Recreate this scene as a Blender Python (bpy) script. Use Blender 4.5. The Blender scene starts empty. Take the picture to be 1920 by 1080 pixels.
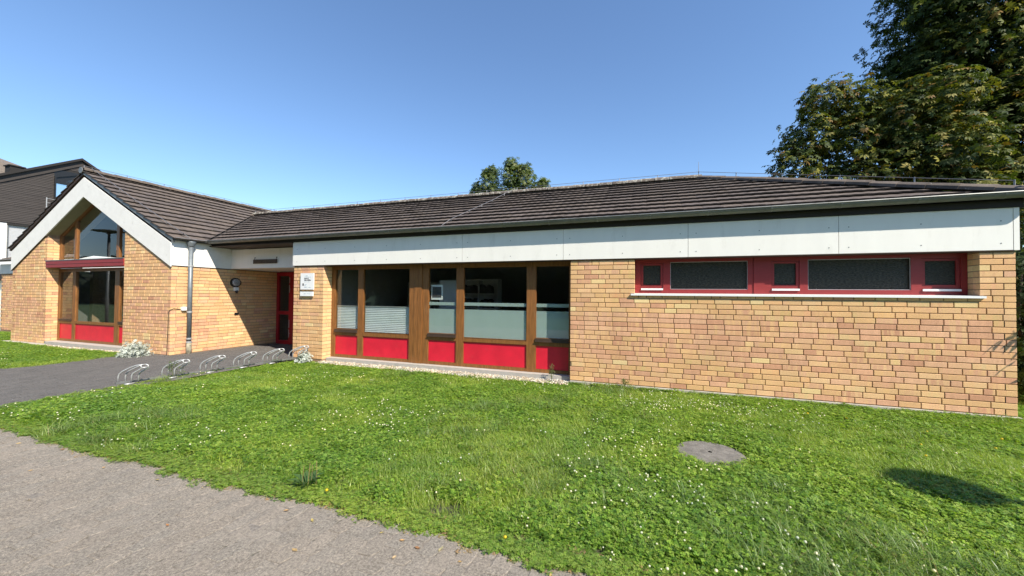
import bpy, math, random
import numpy as np
from mathutils import Vector, Matrix

rng = np.random.default_rng(7)
random.seed(7)
scene = bpy.context.scene
COL = scene.collection

# ------------------------------------------------------------------ camera
FPX = 720.0                                   # focal length for a 1920 px wide picture
YAW, PITCH, ROLL = math.radians(19.293), math.radians(1.064), math.radians(0.523)
CAM = Vector((-4.606, -6.981, 1.534))
def cam_axes():
    cy, sy = math.cos(YAW), math.sin(YAW)
    f = Vector((-sy*math.cos(PITCH), cy*math.cos(PITCH), math.sin(PITCH)))
    r = Vector((cy, sy, 0)); u = r.cross(f)
    return r*math.cos(ROLL)+u*math.sin(ROLL), -r*math.sin(ROLL)+u*math.cos(ROLL), f
CR, CU, CF = cam_axes()
cam_data = bpy.data.cameras.new('camera')
cam_data.sensor_width = 36.0
cam_data.lens = FPX/1920*36
cam_data.clip_end = 2000
cam_data.clip_start = 0.05
cam = bpy.data.objects.new('camera', cam_data)
M = Matrix.Identity(4)
for i in range(3):
    M[i][0], M[i][1], M[i][2], M[i][3] = CR[i], CU[i], -CF[i], CAM[i]
cam.matrix_world = M
COL.objects.link(cam)
scene.camera = cam

# ------------------------------------------------------------------ sky, sun, exposure
SUN = Vector((1.8, -1.0, 1.97)).normalized()   # towards the sun
elev = math.asin(SUN.z); azim = math.atan2(SUN.x, SUN.y)
world = bpy.data.worlds.new('World'); scene.world = world
world.use_nodes = True
wn = world.node_tree.nodes; wl = world.node_tree.links
wn.clear()
sky = wn.new('ShaderNodeTexSky'); sky.sky_type = 'NISHITA'; sky.sun_disc = False
sky.sun_elevation = elev; sky.sun_rotation = azim
sky.air_density = 1.1; sky.dust_density = 0.1; sky.ozone_density = 6.0
bg = wn.new('ShaderNodeBackground'); bg.inputs['Strength'].default_value = 0.125
wo = wn.new('ShaderNodeOutputWorld')
wl.new(sky.outputs[0], bg.inputs['Color']); wl.new(bg.outputs[0], wo.inputs['Surface'])
sun_d = bpy.data.lights.new('sun', 'SUN'); sun_d.energy = 5.0; sun_d.angle = math.radians(0.53)
sun_d.color = (1.0, 0.93, 0.82)
sun = bpy.data.objects.new('sun', sun_d)
sun.rotation_euler = (-SUN).to_track_quat('-Z', 'Y').to_euler()
COL.objects.link(sun)
scene.view_settings.view_transform = 'Standard'
scene.view_settings.look = 'None'
scene.view_settings.exposure = 0.76
scene.view_settings.gamma = 1.0
scene.view_settings.use_curve_mapping = False

# ------------------------------------------------------------------ helpers
def V(*a): return Vector(a)
class MB:
    """collects faces with an optional colour and second colour per face"""
    def __init__(s): s.v = []; s.f = []; s.c = []; s.c2 = []; s.m = []
    def face(s, pts, c=(1, 1, 1), c2=None, m=0):
        n = len(s.v); s.v += [tuple(p) for p in pts]
        s.f.append(tuple(range(n, n+len(pts)))); s.c.append(c); s.c2.append(c2 or c); s.m.append(m)
    def mesh(s, vs, fs, c=(1, 1, 1), c2=None, m=0):
        n = len(s.v); s.v += [tuple(p) for p in vs]
        for f in fs:
            s.f.append(tuple(i+n for i in f)); s.c.append(c); s.c2.append(c2 or c); s.m.append(m)
    def box(s, a, b, c=(1, 1, 1), m=0):
        x0, y0, z0 = a; x1, y1, z1 = b
        s.mesh([(x0, y0, z0), (x1, y0, z0), (x1, y1, z0), (x0, y1, z0), (x0, y0, z1), (x1, y0, z1), (x1, y1, z1), (x0, y1, z1)],
               [(0, 3, 2, 1), (4, 5, 6, 7), (0, 1, 5, 4), (1, 2, 6, 5), (2, 3, 7, 6), (3, 0, 4, 7)], c, None, m)
    def tube(s, pts, r, n=8, c=(1, 1, 1), cap=True, m=0):
        pts = [Vector(p) for p in pts]; k = len(pts)
        rs = r if isinstance(r, (list, tuple)) else [r]*k
        rings = []; ref = None
        for i, p in enumerate(pts):
            t = (pts[min(i+1, k-1)]-pts[max(i-1, 0)]).normalized()
            if ref is None: ref = Vector((0, 0, 1)) if abs(t.z) < .9 else Vector((1, 0, 0))
            a = t.cross(ref).normalized(); b = a.cross(t).normalized(); ref = b
            rings.append([p+(a*math.cos(2*math.pi*j/n)+b*math.sin(2*math.pi*j/n))*rs[i] for j in range(n)])
        vs = [q for ring in rings for q in ring]; fs = []
        for i in range(k-1):
            for j in range(n):
                j2 = (j+1) % n
                fs.append((i*n+j, i*n+j2, (i+1)*n+j2, (i+1)*n+j))
        if cap: fs += [tuple(range(n))[::-1], tuple((k-1)*n+j for j in range(n))]
        s.mesh(vs, fs, c, None, m)
    def lathe(s, prof, o=(0, 0, 0), n=20, c=(1, 1, 1)):
        vs = []; fs = []; k = len(prof)
        for (r, z) in prof:
            for j in range(n): vs.append((o[0]+r*math.cos(2*math.pi*j/n), o[1]+r*math.sin(2*math.pi*j/n), o[2]+z))
        for i in range(k-1):
            for j in range(n):
                j2 = (j+1) % n; fs.append((i*n+j, i*n+j2, (i+1)*n+j2, (i+1)*n+j))
        fs.append(tuple((k-1)*n+j for j in range(n)))
        s.mesh(vs, fs, c)
    def build(s, name, mat, parent=None, smooth=False):
        me = bpy.data.meshes.new(name)
        me.from_pydata(s.v, [], s.f)
        if any(c != (1, 1, 1) for c in s.c):
            for key, src in (('col', s.c), ('col2', s.c2)):
                at = me.attributes.new(key, 'FLOAT_COLOR', 'FACE')
                at.data.foreach_set('color', np.c_[np.array(src, dtype=np.float32)[:, :3], np.ones(len(src), np.float32)].ravel())
        mats = mat if isinstance(mat, (list, tuple)) else [mat]
        for mm in mats: me.materials.append(mm)
        if len(mats) > 1: me.polygons.foreach_set('material_index', s.m)
        if smooth: me.polygons.foreach_set('use_smooth', [True]*len(s.f))
        me.update()
        o = bpy.data.objects.new(name, me); COL.objects.link(o)
        if parent is not None: o.parent = parent
        return o
def np_mesh(name, verts, faces, mat, parent=None, cols=None, smooth=False, link=True, mats=None, mi=None):
    """faces: (n,k) array, all with k corners"""
    me = bpy.data.meshes.new(name); n, k = faces.shape
    me.vertices.add(len(verts)); me.vertices.foreach_set('co', np.asarray(verts, np.float32).ravel())
    me.loops.add(n*k); me.loops.foreach_set('vertex_index', faces.astype(np.int32).ravel())
    me.polygons.add(n); me.polygons.foreach_set('loop_start', np.arange(0, n*k, k, dtype=np.int32))
    me.polygons.foreach_set('loop_total', np.full(n, k, np.int32))
    if cols is not None:
        at = me.attributes.new('col', 'FLOAT_COLOR', 'FACE')
        at.data.foreach_set('color', np.c_[cols, np.ones(n)].astype(np.float32).ravel())
    for m in (mats or [mat]): me.materials.append(m)
    if mi is not None: me.polygons.foreach_set('material_index', mi.astype(np.int32))
    if smooth: me.polygons.foreach_set('use_smooth', np.ones(n, bool))
    me.update(calc_edges=True); me.validate()
    o = bpy.data.objects.new(name, me)
    if link: COL.objects.link(o)
    if parent is not None: o.parent = parent
    return o
def tag(o, label=None, cat=None, group=None, kind=None):
    if label: o['label'] = label
    if cat: o['category'] = cat
    if group: o['group'] = group
    if kind: o['kind'] = kind
    return o
def empty(name, label, cat, loc=(0, 0, 0), group=None):
    o = bpy.data.objects.new(name, None); o.empty_display_size = .2; COL.objects.link(o)
    o.location = loc
    bpy.context.view_layer.update()
    return tag(o, label, cat, group)
def put(o, parent):
    """parent without moving (parents are empties that carry only a location)"""
    o.parent = parent; o.matrix_parent_inverse = Matrix.Translation(-parent.location)
    return o

# ------------------------------------------------------------------ materials
def mat_new(name):
    m = bpy.data.materials.new(name); m.use_nodes = True
    nt = m.node_tree
    return m, nt, nt.nodes['Principled BSDF']
def noise(nt, scale, detail=4, rough=.6, vec=None, dist=0):
    n = nt.nodes.new('ShaderNodeTexNoise'); n.inputs['Scale'].default_value = scale
    n.inputs['Detail'].default_value = detail; n.inputs['Roughness'].default_value = rough
    n.inputs['Distortion'].default_value = dist
    if vec is not None: nt.links.new(vec, n.inputs['Vector'])
    return n.outputs['Fac']
def ramp(nt, fac, stops, interp='LINEAR'):
    r = nt.nodes.new('ShaderNodeValToRGB'); r.color_ramp.interpolation = interp
    e = r.color_ramp.elements
    while len(e) < len(stops): e.new(.5)
    for i, (p, c) in enumerate(stops):
        e[i].position = p; e[i].color = (c[0], c[1], c[2], 1) if isinstance(c, (tuple, list)) else (c, c, c, 1)
    nt.links.new(fac, r.inputs['Fac']); return r.outputs['Color']
def mixc(nt, fac, a, b, mode='MIX'):
    n = nt.nodes.new('ShaderNodeMix'); n.data_type = 'RGBA'; n.blend_type = mode
    for inp, val in ((n.inputs[0], fac), (n.inputs[6], a), (n.inputs[7], b)):
        if isinstance(val, bpy.types.NodeSocket): nt.links.new(val, inp)
        elif isinstance(val, (int, float)): inp.default_value = val
        else: inp.default_value = (val[0], val[1], val[2], 1)
    return n.outputs[2]
def pos(nt, scale=(1, 1, 1)):
    g = nt.nodes.new('ShaderNodeNewGeometry'); m = nt.nodes.new('ShaderNodeMapping'); m.inputs['Scale'].default_value = scale
    nt.links.new(g.outputs['Position'], m.inputs['Vector']); return m.outputs['Vector']
def attr(nt, name):
    a = nt.nodes.new('ShaderNodeAttribute'); a.attribute_name = name; return a.outputs['Color']
def bump(nt, fac, bsdf, strength=.3, dist=.01):
    b = nt.nodes.new('ShaderNodeBump'); b.inputs['Strength'].default_value = strength; b.inputs['Distance'].default_value = dist
    nt.links.new(fac, b.inputs['Height']); nt.links.new(b.outputs[0], bsdf.inputs['Normal'])
def simple(name, c, rough=.6, metal=0, var=.15, scale=12, bstr=0, bscale=60, bdist=.003, vscale=(1, 1, 1), spec=.5, dirt=None):
    m, nt, b = mat_new(name)
    p = pos(nt, vscale)
    n = noise(nt, scale, 5, .65, p)
    lo = tuple(x*(1-var) for x in c); hi = tuple(min(1, x*(1+var)) for x in c)
    col = ramp(nt, n, [(.3, lo), (.7, hi)])
    if dirt:
        n2 = noise(nt, dirt[1], 6, .7, p)
        col = mixc(nt, ramp(nt, n2, [(dirt[2], 0.), (dirt[2]+.12, dirt[3])]), col, dirt[0])
    nt.links.new(col, b.inputs['Base Color'])
    b.inputs['Roughness'].default_value = rough; b.inputs['Metallic'].default_value = metal
    b.inputs['Specular IOR Level'].default_value = spec
    if bstr: bump(nt, noise(nt, bscale, 4, .6, p), b, bstr, bdist)
    return m

def brick_material():
    m, nt, b = mat_new('brick_face')
    p = pos(nt, (11, 11, 1.2)); n = noise(nt, 1.5, 3, .6, p)
    f = ramp(nt, n, [(.44, 0.), (.60, .85)])
    c = mixc(nt, f, attr(nt, 'col'), attr(nt, 'col2'))
    n2 = noise(nt, 60, 5, .75, pos(nt))
    c = mixc(nt, 1.0, c, ramp(nt, n2, [(.25, (.72, .70, .68)), (.5, (1, 1, 1)), (.8, (1.1, 1.08, 1.05))]), 'MULTIPLY')
    n3 = noise(nt, 1.3, 3, .6, pos(nt))
    c = mixc(nt, 1.0, c, ramp(nt, n3, [(.3, (.9, .89, .88)), (.7, (1.06, 1.06, 1.06))]), 'MULTIPLY')
    nt.links.new(c, b.inputs['Base Color']); b.inputs['Roughness'].default_value = .88
    b.inputs['Specular IOR Level'].default_value = .25
    bump(nt, noise(nt, 130, 5, .7, pos(nt)), b, .5, .004)
    return m
M_BRICK = brick_material()
M_MORTAR = simple('mortar', (.27, .18, .105), .95, var=.25, scale=20, bstr=.5, bscale=200)
M_WHITE = simple('white_panel', (.77, .75, .69), .55, var=.03, scale=3, bstr=.12, bscale=220, bdist=.002, dirt=((.47, .45, .39), 3.5, .56, .20), vscale=(1.2, 1.2, .35))
M_RENDER = simple('white_render', (.74, .725, .67), .8, var=.05, scale=6, bstr=.35, bscale=90, bdist=.004, dirt=((.45, .44, .40), 5.5, .60, .55))
M_RED = simple('red_panel', (.60, .013, .037), .42, var=.13, scale=3.2, dirt=((.50, .06, .07), 9, .60, .45), bstr=.12, bscale=320, bdist=.001)
M_REDWOOD = simple('red_painted_wood', (.245, .022, .022), .5, var=.12, scale=8, vscale=(1, 1, 6))
M_DOOR = simple('red_door_paint', (.33, .010, .018), .35, var=.06, scale=5)
M_WOOD = simple('varnished_wood', (.215, .088, .024), .45, var=.38, scale=5, vscale=(9, 9, .7), bstr=.2, bscale=30, dirt=((.33, .19, .09), 3, .60, .6))
M_DARKWOOD = simple('dark_brown_wood', (.040, .020, .010), .6, var=.3, scale=5, vscale=(.6, 6, 6))
M_SASH = simple('dark_sash_rail', (.055, .033, .022), .5, var=.2)
M_OLIVE = simple('olive_soffit', (.23, .205, .12), .8, var=.1, scale=8)
M_ZINC = simple('grey_zinc', (.20, .205, .195), .5, metal=.5, var=.25, scale=6, vscale=(1, 1, 2), dirt=((.12, .11, .09), 9, .55, .6))
M_GUTTER = simple('weathered_zinc_gutter', (.155, .155, .138), .55, metal=.3, var=.22, scale=7)
M_PIPE = simple('downpipe_zinc', (.175, .195, .205), .5, metal=.4, var=.22, scale=14, dirt=((.18, .18, .17), 12, .55, .6))
M_PIPEBASE = simple('rusty_flaked_standpipe', (.30, .27, .19), .85, var=.3, scale=14, dirt=((.03, .025, .02), 26, .54, 1.))
M_STEEL = simple('galvanised_steel', (.42, .42, .41), .45, metal=.35, var=.15, scale=20)
M_WIRE = simple('lightning_wire_metal', (.26, .25, .245), .45, metal=.6, var=.15)
M_CONC = simple('concrete', (.40, .37, .31), .9, var=.2, scale=9, bstr=.5, bscale=90, dirt=((.22, .2, .15), 5, .56, .7))
M_CONC2 = simple('weathered_concrete_cover', (.155, .14, .118), .95, var=.35, scale=14, bstr=.8, bscale=60, bdist=.01, dirt=((.12, .10, .085), 12, .55, .7))
M_SILLGREY = simple('pale_stone_sill', (.40, .375, .33), .7, var=.1, scale=9)
M_BLACK = simple('black_plastic', (.012, .012, .012), .4, var=.1)
M_WHITEP = simple('white_plastic', (.78, .78, .76), .35, var=.02)
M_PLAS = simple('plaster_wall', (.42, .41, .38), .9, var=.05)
M_DIMROOM = simple('darkened_room_plaster', (.13, .125, .115), .9, var=.05)  # plaster colour lowered so the gable room looks dim behind its glass
M_INFLOOR = simple('linoleum_floor', (.10, .085, .07), .5, var=.1)
M_SHELF = simple('white_shelf_board', (.7, .7, .68), .5, var=.03)
M_BOOKS = simple('books_dark', (.08, .07, .07), .7, var=.4, scale=25)
M_INK = simple('sign_ink', (.06, .06, .07), .6, var=.02)
M_INKP = simple('sign_ink_pale', (.38, .45, .50), .6, var=.02)
M_INSULATION = simple('dark_underlay', (.025, .022, .02), .9, var=.1)

def glass_material():
    m = bpy.data.materials.new('window_glass'); m.use_nodes = True; nt = m.node_tree; nt.nodes.clear()
    out = nt.nodes.new('ShaderNodeOutputMaterial'); mix = nt.nodes.new('ShaderNodeMixShader')
    tr = nt.nodes.new('ShaderNodeBsdfTransparent'); tr.inputs['Color'].default_value = (.93, .95, .94, 1)
    gl = nt.nodes.new('ShaderNodeBsdfGlossy'); gl.inputs['Roughness'].default_value = .005
    gl.inputs['Color'].default_value = (.95, .97, 1, 1)
    lw = nt.nodes.new('ShaderNodeLayerWeight'); lw.inputs['Blend'].default_value = .5
    pw = nt.nodes.new('ShaderNodeMath'); pw.operation = 'POWER'; pw.inputs[1].default_value = 5.0
    fr = nt.nodes.new('ShaderNodeMath'); fr.operation = 'MULTIPLY_ADD'; fr.inputs[1].default_value = .95; fr.inputs[2].default_value = .045
    nt.links.new(lw.outputs['Facing'], pw.inputs[0]); nt.links.new(pw.outputs[0], fr.inputs[0])
    bp = nt.nodes.new('ShaderNodeBump'); bp.inputs['Strength'].default_value = .04; bp.inputs['Distance'].default_value = .02
    nt.links.new(noise(nt, 1.3, 1, .5, pos(nt)), bp.inputs['Height']); nt.links.new(bp.outputs[0], gl.inputs['Normal'])
    nt.links.new(fr.outputs[0], mix.inputs[0]); nt.links.new(tr.outputs[0], mix.inputs[1]); nt.links.new(gl.outputs[0], mix.inputs[2])
    nt.links.new(mix.outputs[0], out.inputs['Surface']); return m
M_GLASS = glass_material()
def obscured_glass():
    m, nt, b = mat_new('obscured_glass')
    n = noise(nt, 30, 4, .65, pos(nt, (1, 1, 2.4)))
    nt.links.new(ramp(nt, n, [(.35, (.010, .011, .008)), (.72, (.060, .060, .045))]), b.inputs['Base Color'])
    b.inputs['Roughness'].default_value = .2; b.inputs['IOR'].default_value = 1.33
    bump(nt, n, b, .55, .02); return m
M_OBSC = obscured_glass()
M_FILM = simple('frosted_film', (.36, .44, .41), .5, var=.04, scale=2)
def blind_material():
    m, nt, b = mat_new('pleated_blind_fabric')
    n = noise(nt, 3, 2, .5, pos(nt)); nt.links.new(ramp(nt, n, [(.3, (.50, .53, .53)), (.7, (.58, .61, .60))]), b.inputs['Base Color'])
    b.inputs['Roughness'].default_value = .8; return m
M_BLIND = blind_material()

def tile_material():
    m, nt, b = mat_new('roof_tile_concrete')
    c = attr(nt, 'col')
    n = noise(nt, 7, 6, .7, pos(nt))
    c = mixc(nt, 1.0, c, ramp(nt, n, [(.3, (.65, .63, .62)), (.7, (1.25, 1.22, 1.18))]), 'MULTIPLY')
    n2 = noise(nt, 16, 5, .75, pos(nt))
    c = mixc(nt, ramp(nt, n2, [(.645, 0.), (.70, .75)]), c, (.42, .40, .34))
    n3 = noise(nt, 3.1, 5, .7, pos(nt, (1, 1, 1)))
    c = mixc(nt, ramp(nt, n3, [(.6, 0.), (.72, .5)]), c, (.055, .055, .035))
    nt.links.new(c, b.inputs['Base Color']); b.inputs['Roughness'].default_value = .88
    bump(nt, noise(nt, 70, 5, .7, pos(nt)), b, .6, .006); return m
M_TILE = tile_material()
def ridge_material():
    m, nt, b = mat_new('lichen_ridge_tile')
    n2 = noise(nt, 11, 5, .75, pos(nt))
    c = mixc(nt, ramp(nt, n2, [(.50, 0.), (.60, .9)]), attr(nt, 'col'), (.40, .38, .31))
    nt.links.new(c, b.inputs['Base Color']); b.inputs['Roughness'].default_value = .9
    bump(nt, noise(nt, 60, 5, .7, pos(nt)), b, .6, .006); return m
M_RIDGE = ridge_material()
def leaf_material(name, trans=.35, rough=.45, hue=.12, spec=.5, scale=.6):
    m = bpy.data.materials.new(name); m.use_nodes = True; nt = m.node_tree; b = nt.nodes['Principled BSDF']
    out = nt.nodes['Material Output']
    c = attr(nt, 'col')
    oi = nt.nodes.new('ShaderNodeObjectInfo')
    c = mixc(nt, 1.0, c, ramp(nt, oi.outputs['Random'], [(0., (1-hue*1.6, 1-hue, 1-hue)), (1., (1+hue*1.6, 1+hue, 1.))]), 'MULTIPLY')
    n = noise(nt, scale, 3, .6, pos(nt))
    c = mixc(nt, 1.0, c, ramp(nt, n, [(.3, (1-hue*2, 1-hue*1.3, .95)), (.7, (1+hue*2.2, 1+hue*1.2, 1.))]), 'MULTIPLY')
    nt.links.new(c, b.inputs['Base Color']); b.inputs['Roughness'].default_value = rough
    b.inputs['Specular IOR Level'].default_value = spec
    t = nt.nodes.new('ShaderNodeBsdfTranslucent')
    ct = mixc(nt, 1.0, c, (1.35, 1.5, .5), 'MULTIPLY'); nt.links.new(ct, t.inputs['Color'])
    mx = nt.nodes.new('ShaderNodeMixShader'); mx.inputs[0].default_value = trans
    nt.links.new(b.outputs[0], mx.inputs[1]); nt.links.new(t.outputs[0], mx.inputs[2]); nt.links.new(mx.outputs[0], out.inputs['Surface'])
    return m
M_LEAF = leaf_material('chestnut_leaf', .22, .6, .10, .16, .9)
M_LEAF2 = leaf_material('far_tree_leaf', .3, .5, .1)
M_GRASS = leaf_material('grass_blade', .38, .42, .10, .45, .9)
M_SILVER = leaf_material('silver_leaf', .1, .8, .05, .2)
M_BARK = simple('bark', (.09, .07, .05), .95, var=.4, scale=9, vscale=(1, 1, .3), bstr=.8, bscale=18, bdist=.03)
M_DEAD = leaf_material('fallen_leaf', .15, .7, .15, .2, 5)

def paver_material(name, c, speck, dirt):
    m, nt, b = mat_new(name)
    n = noise(nt, 420, 3, .8, pos(nt))
    base = attr(nt, 'col')
    col = mixc(nt, 1.0, base, ramp(nt, n, [(.30, (.35, .35, .36)), (.5, (1, 1, 1)), (.68, (1.9, 1.85, 1.75))]), 'MULTIPLY')
    n1 = noise(nt, 70, 4, .8, pos(nt))
    col = mixc(nt, 1.0, col, ramp(nt, n1, [(.3, (.40, .40, .40)), (.7, (1.62, 1.6, 1.55))]), 'MULTIPLY')
    n2 = noise(nt, 1.9, 6, .72, pos(nt))
    col = mixc(nt, ramp(nt, n2, [(.5, 0.), (.75, .55)]), col, speck)
    n3 = noise(nt, 5, 5, .7, pos(nt, (1, .5, 1)))
    col = mixc(nt, ramp(nt, n3, [(.58, 0.), (.72, .6)]), col, dirt)
    nt.links.new(col, b.inputs['Base Color']); b.inputs['Roughness'].default_value = .93
    b.inputs['Specular IOR Level'].default_value = .2
    bump(nt, noise(nt, 210, 4, .8, pos(nt)), b, .9, .006); return m
M_PAVER = paver_material('worn_paver', None, (.33, .28, .225), (.15, .132, .113))
M_PAVER2 = paver_material('entry_paver', None, (.15, .135, .122), (.085, .08, .078))
M_JOINT = simple('paving_joint_sand', (.19, .165, .135), .98, var=.45, scale=60, bstr=.8, bscale=180, dirt=((.06, .055, .035), 12, .55, .8))
M_SOIL = simple('lawn_soil', (.045, .048, .018), .98, var=.4, scale=25, bstr=.8, bscale=80)
M_GROUND = simple('far_grass_ground', (.06, .095, .025), .95, var=.35, scale=.6, bstr=.4, bscale=30)
M_PEBBLE = leaf_material('pebble', 0., .85, .12, .3, 3)
M_CLAD = simple('dark_brown_cladding', (.038, .030, .025), .7, var=.35, scale=4, vscale=(6, .5, 8))
M_CLADLINE = simple('cladding_backing', (.02, .017, .015), .9, var=.1)
M_OLDROOF = simple('brown_far_roof', (.16, .125, .095), .9, var=.4, scale=9, vscale=(1, 1, 3))
M_SHUT = simple('white_roller_shutter', (.62, .62, .61), .6, var=.03)

# ================================================================== SETTING
XG, YG, XC = -15.507, -.913, -19.26           # side wall plane, gable front plane, gable centre
XGL = 2*XC-XG
PATH_Y = -4.78                                 # front edge of the lawn
def vnoise(x, y, s, seed=0):
    """smooth value noise on numpy arrays, 0..1"""
    r = np.random.default_rng(seed).random((64, 64))
    x = np.asarray(x)*s+17.3; y = np.asarray(y)*s+9.1
    xi = np.floor(x).astype(int); yi = np.floor(y).astype(int); fx = x-xi; fy = y-yi
    fx = fx*fx*(3-2*fx); fy = fy*fy*(3-2*fy)
    g = lambda a, b: r[a % 64, b % 64]
    return (g(xi, yi)*(1-fx)+g(xi+1, yi)*fx)*(1-fy)+(g(xi, yi+1)*(1-fx)+g(xi+1, yi+1)*fx)*fy
def edge_y(x):                                  # uneven front edge of the big lawn
    return PATH_Y+.085+.09*(vnoise(x, 0*x, 1.1, 3)-.5)+.07*(vnoise(x, 0*x, 4.5, 4)-.5)
def main_lawn_mask(x, y):
    left = -12.62+np.where(y > -3.0, .10*(y+3.0)/2.6, 0.)-np.where(y < -3.1, .0, 0.)+.05*(vnoise(x*0, y, 3, 5)-.5)
    back = np.where(x < -11.65, -.15, np.where(x < -5.917, -.15, -.05))+.06*(vnoise(x, y*0, 3.5, 8)-.5)
    back = np.where(x > 0.03, 9., back)
    rr = .75                                     # rounded corner of the lawn beside the entry path
    cx, cy = left+rr, PATH_Y+rr
    corner = (x < cx) & (y < cy) & ((x-cx)**2+(y-cy)**2 > rr*rr)
    return (x > left) & (y < back) & (y > edge_y(x)) & ~corner & (x < 7.0) & ((x < .03) | (y < 2.5))
def left_lawn_mask(x, y):
    right = -16.42+.08*(vnoise(x*0, y, 2.5, 15)-.5)
    front = -3.3+(x+16.3)*.02+.08*(vnoise(x, y*0, 2.5, 16)-.5)
    back = np.where(x > XGL-.1, -1.22, .2)
    rr = .5; cx, cy = right-rr, front+rr
    corner = (x > cx) & (y < cy) & ((x-cx)**2+(y-cy)**2 > rr*rr)
    return (x < right) & (y > front) & (y < back) & (x > -27) & ~corner

b = MB(); b.face([(-400, -400, -.16), (400, -400, -.16), (400, 400, -.16), (-400, 400, -.16)])
tag(b.build('ground', M_GROUND), kind='structure')
b = MB(); b.face([(-29, -9.5, -.105), (9, -9.5, -.105), (9, 3, -.105), (-29, 3, -.105)])
b.face([(-12.62, PATH_Y+.02, -.034), (9, PATH_Y+.02, -.034), (9, -.046, -.096), (-12.4, -.046, -.096)]); b.face([(-29, -3.3, -.03), (-16.5, -3.3, -.03), (-16.5, -1.25, -.03), (-29, -1.25, -.03)])
tag(b.build('lawn_soil', M_SOIL), kind='structure')

# --- foreground path of interlocking pavers
def paver_poly(kind, L, Wd, amp):
    """outline with a wavy long side, so that neighbours interlock"""
    hx, hy = Wd/2, L/2
    q = L/4
    right = [(hx-amp, -hy), (hx+amp, -hy+q), (hx+amp, hy-q), (hx-amp, hy)]
    left = [(-hx-amp, hy), (-hx+amp, hy-q), (-hx+amp, -hy+q), (-hx-amp, -hy)]
    return right+left
def add_paver(mb, cx, cy, poly, ztop, col, ch=.003, zb=-.05, gap=.0017, tilt=(0, 0)):
    n = len(poly)
    mx = sum(p[0] for p in poly)/n; my = sum(p[1] for p in poly)/n
    def ring(g, z):
        out = []
        for (px, py) in poly:
            ln = math.hypot(px-mx, py-my) or 1
            out.append((cx+px-(px-mx)/ln*g, cy+py-(py-my)/ln*g, z+tilt[0]*(px)+tilt[1]*py))
        return out
    vs = ring(gap, zb)+ring(gap, ztop-ch)+ring(gap+ch*1.3, ztop)
    fs = []
    for i in range(n):
        j = (i+1) % n
        fs += [(i, j, n+j, n+i), (n+i, n+j, 2*n+j, 2*n+i)]
    fs.append(tuple(2*n+i for i in range(n)))
    mb.mesh(vs, fs, col)
path = MB(); path.face([(-29, -9.4, -.045), (9, -9.4, -.045), (9, PATH_Y+.06, -.045), (-29, PATH_Y+.06, -.045)])
path.face([(-29, -9.4, -.0225), (9, -9.4, -.0225), (9, PATH_Y+.025, -.0225), (-29, PATH_Y+.025, -.0225)])
path_o = path.build('path', M_JOINT); tag(path_o, kind='structure')
cells = []
poly = paver_poly(0, .225, .1125, .011); half = paver_poly(0, .1125, .1125, .009)
nx0, nx1 = int(-16/.1125), int(-1.0/.1125)
for i in range(nx0, nx1):
    for j in range(0, 13):
        cx = i*.1125; cy = PATH_Y-.08-j*.225-(.1125 if i % 2 else 0)
        if cy-.1 < -7.6: continue
        d = Vector((cx, cy, 0))-CAM; z = d.dot(CF)
        if z < .9: vis = 0
        else:
            px = 960+FPX*d.dot(CR)/z; py = 540-FPX*d.dot(CU)/z
            vis = 1/z**2 if (-60 < px < 1980 and py < 1130) else 0
        if cx > -4.3 and cy < -5.6: continue
        cells.append((vis, cx, cy, poly))
    if i % 2: cells.append((0, cx, PATH_Y-.08+.056, half))
cells.sort(key=lambda t: -t[0])
def paver_col(x, y):
    g = .200+.022*random.random(); w = random.random()*.012
    return (g+w, g*.90+w*.4, g*.765)
rest = MB()
for k, (vis, cx, cy, poly) in enumerate(cells):
    zt = -.018+random.uniform(-.0022, .0022)+.006*(float(vnoise(cx, cy, .9, 21))-.5)
    t = (random.uniform(-.012, .012), random.uniform(-.012, .012))
    if k < 300:
        mb = MB(); add_paver(mb, cx, cy, poly, zt, paver_col(cx, cy), tilt=t); mb.build('paver', M_PAVER, path_o)
    else: add_paver(rest, cx, cy, poly, zt, paver_col(cx, cy), tilt=t)
tag(rest.build('pavers', M_PAVER, path_o), kind='stuff')
b = MB()
b.face([(-29, -9.4, -.022), (-16, -9.4, -.022), (-16, PATH_Y+.0, -.022), (-29, PATH_Y+.0, -.022)], (.22, .2, .175))
b.face([(-15.99, -9.4, -.022), (9, -9.4, -.022), (9, -7.62, -.022), (-15.99, -7.62, -.022)], (.22, .2, .175))
tag(b.build('path_surface', M_PAVER, path_o), kind='stuff')

# --- entry path (rectangular pavers) to the door, running on past the left of the frame
ent = MB()
ent.face([(-29, PATH_Y+.06, -.012), (-12.4, PATH_Y+.06, -.012), (-12.4, -.9, -.006), (-16.6, -.9, -.006), (-16.6, -3.2, -.006), (-29, -3.2, -.006)])
ent.face([(XG, -.9, -.03), (-12.4, -.9, -.03), (-12.4, 1.95, -.06), (XG, 1.95, -.06)])
ent_o = ent.build('entry_path', M_JOINT); tag(ent_o, kind='structure')
pv = []; L, Wd = .20, .10
rect = [(Wd/2, -L/2), (Wd/2, L/2), (-Wd/2, L/2), (-Wd/2, -L/2)]
for i in range(-215, -123):
    for j in range(-27, 12):
        cx = i*.10; cy = j*.20+(.1 if i % 2 else 0)
        if cy < PATH_Y+.14 or cy > 1.85 or cx > -12.5 or cx < -21.5: continue
        if cx < -16.5 and cy > -3.12: continue
        if cx < XG+.05 and cy > -.98: continue
        d = Vector((cx, cy, 0))-CAM; z = d.dot(CF)
        px = 960+FPX*d.dot(CR)/z
        pv.append((1/z**3 if px > -30 else 0, cx, cy))
pv.sort(reverse=True); rest = MB()
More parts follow.
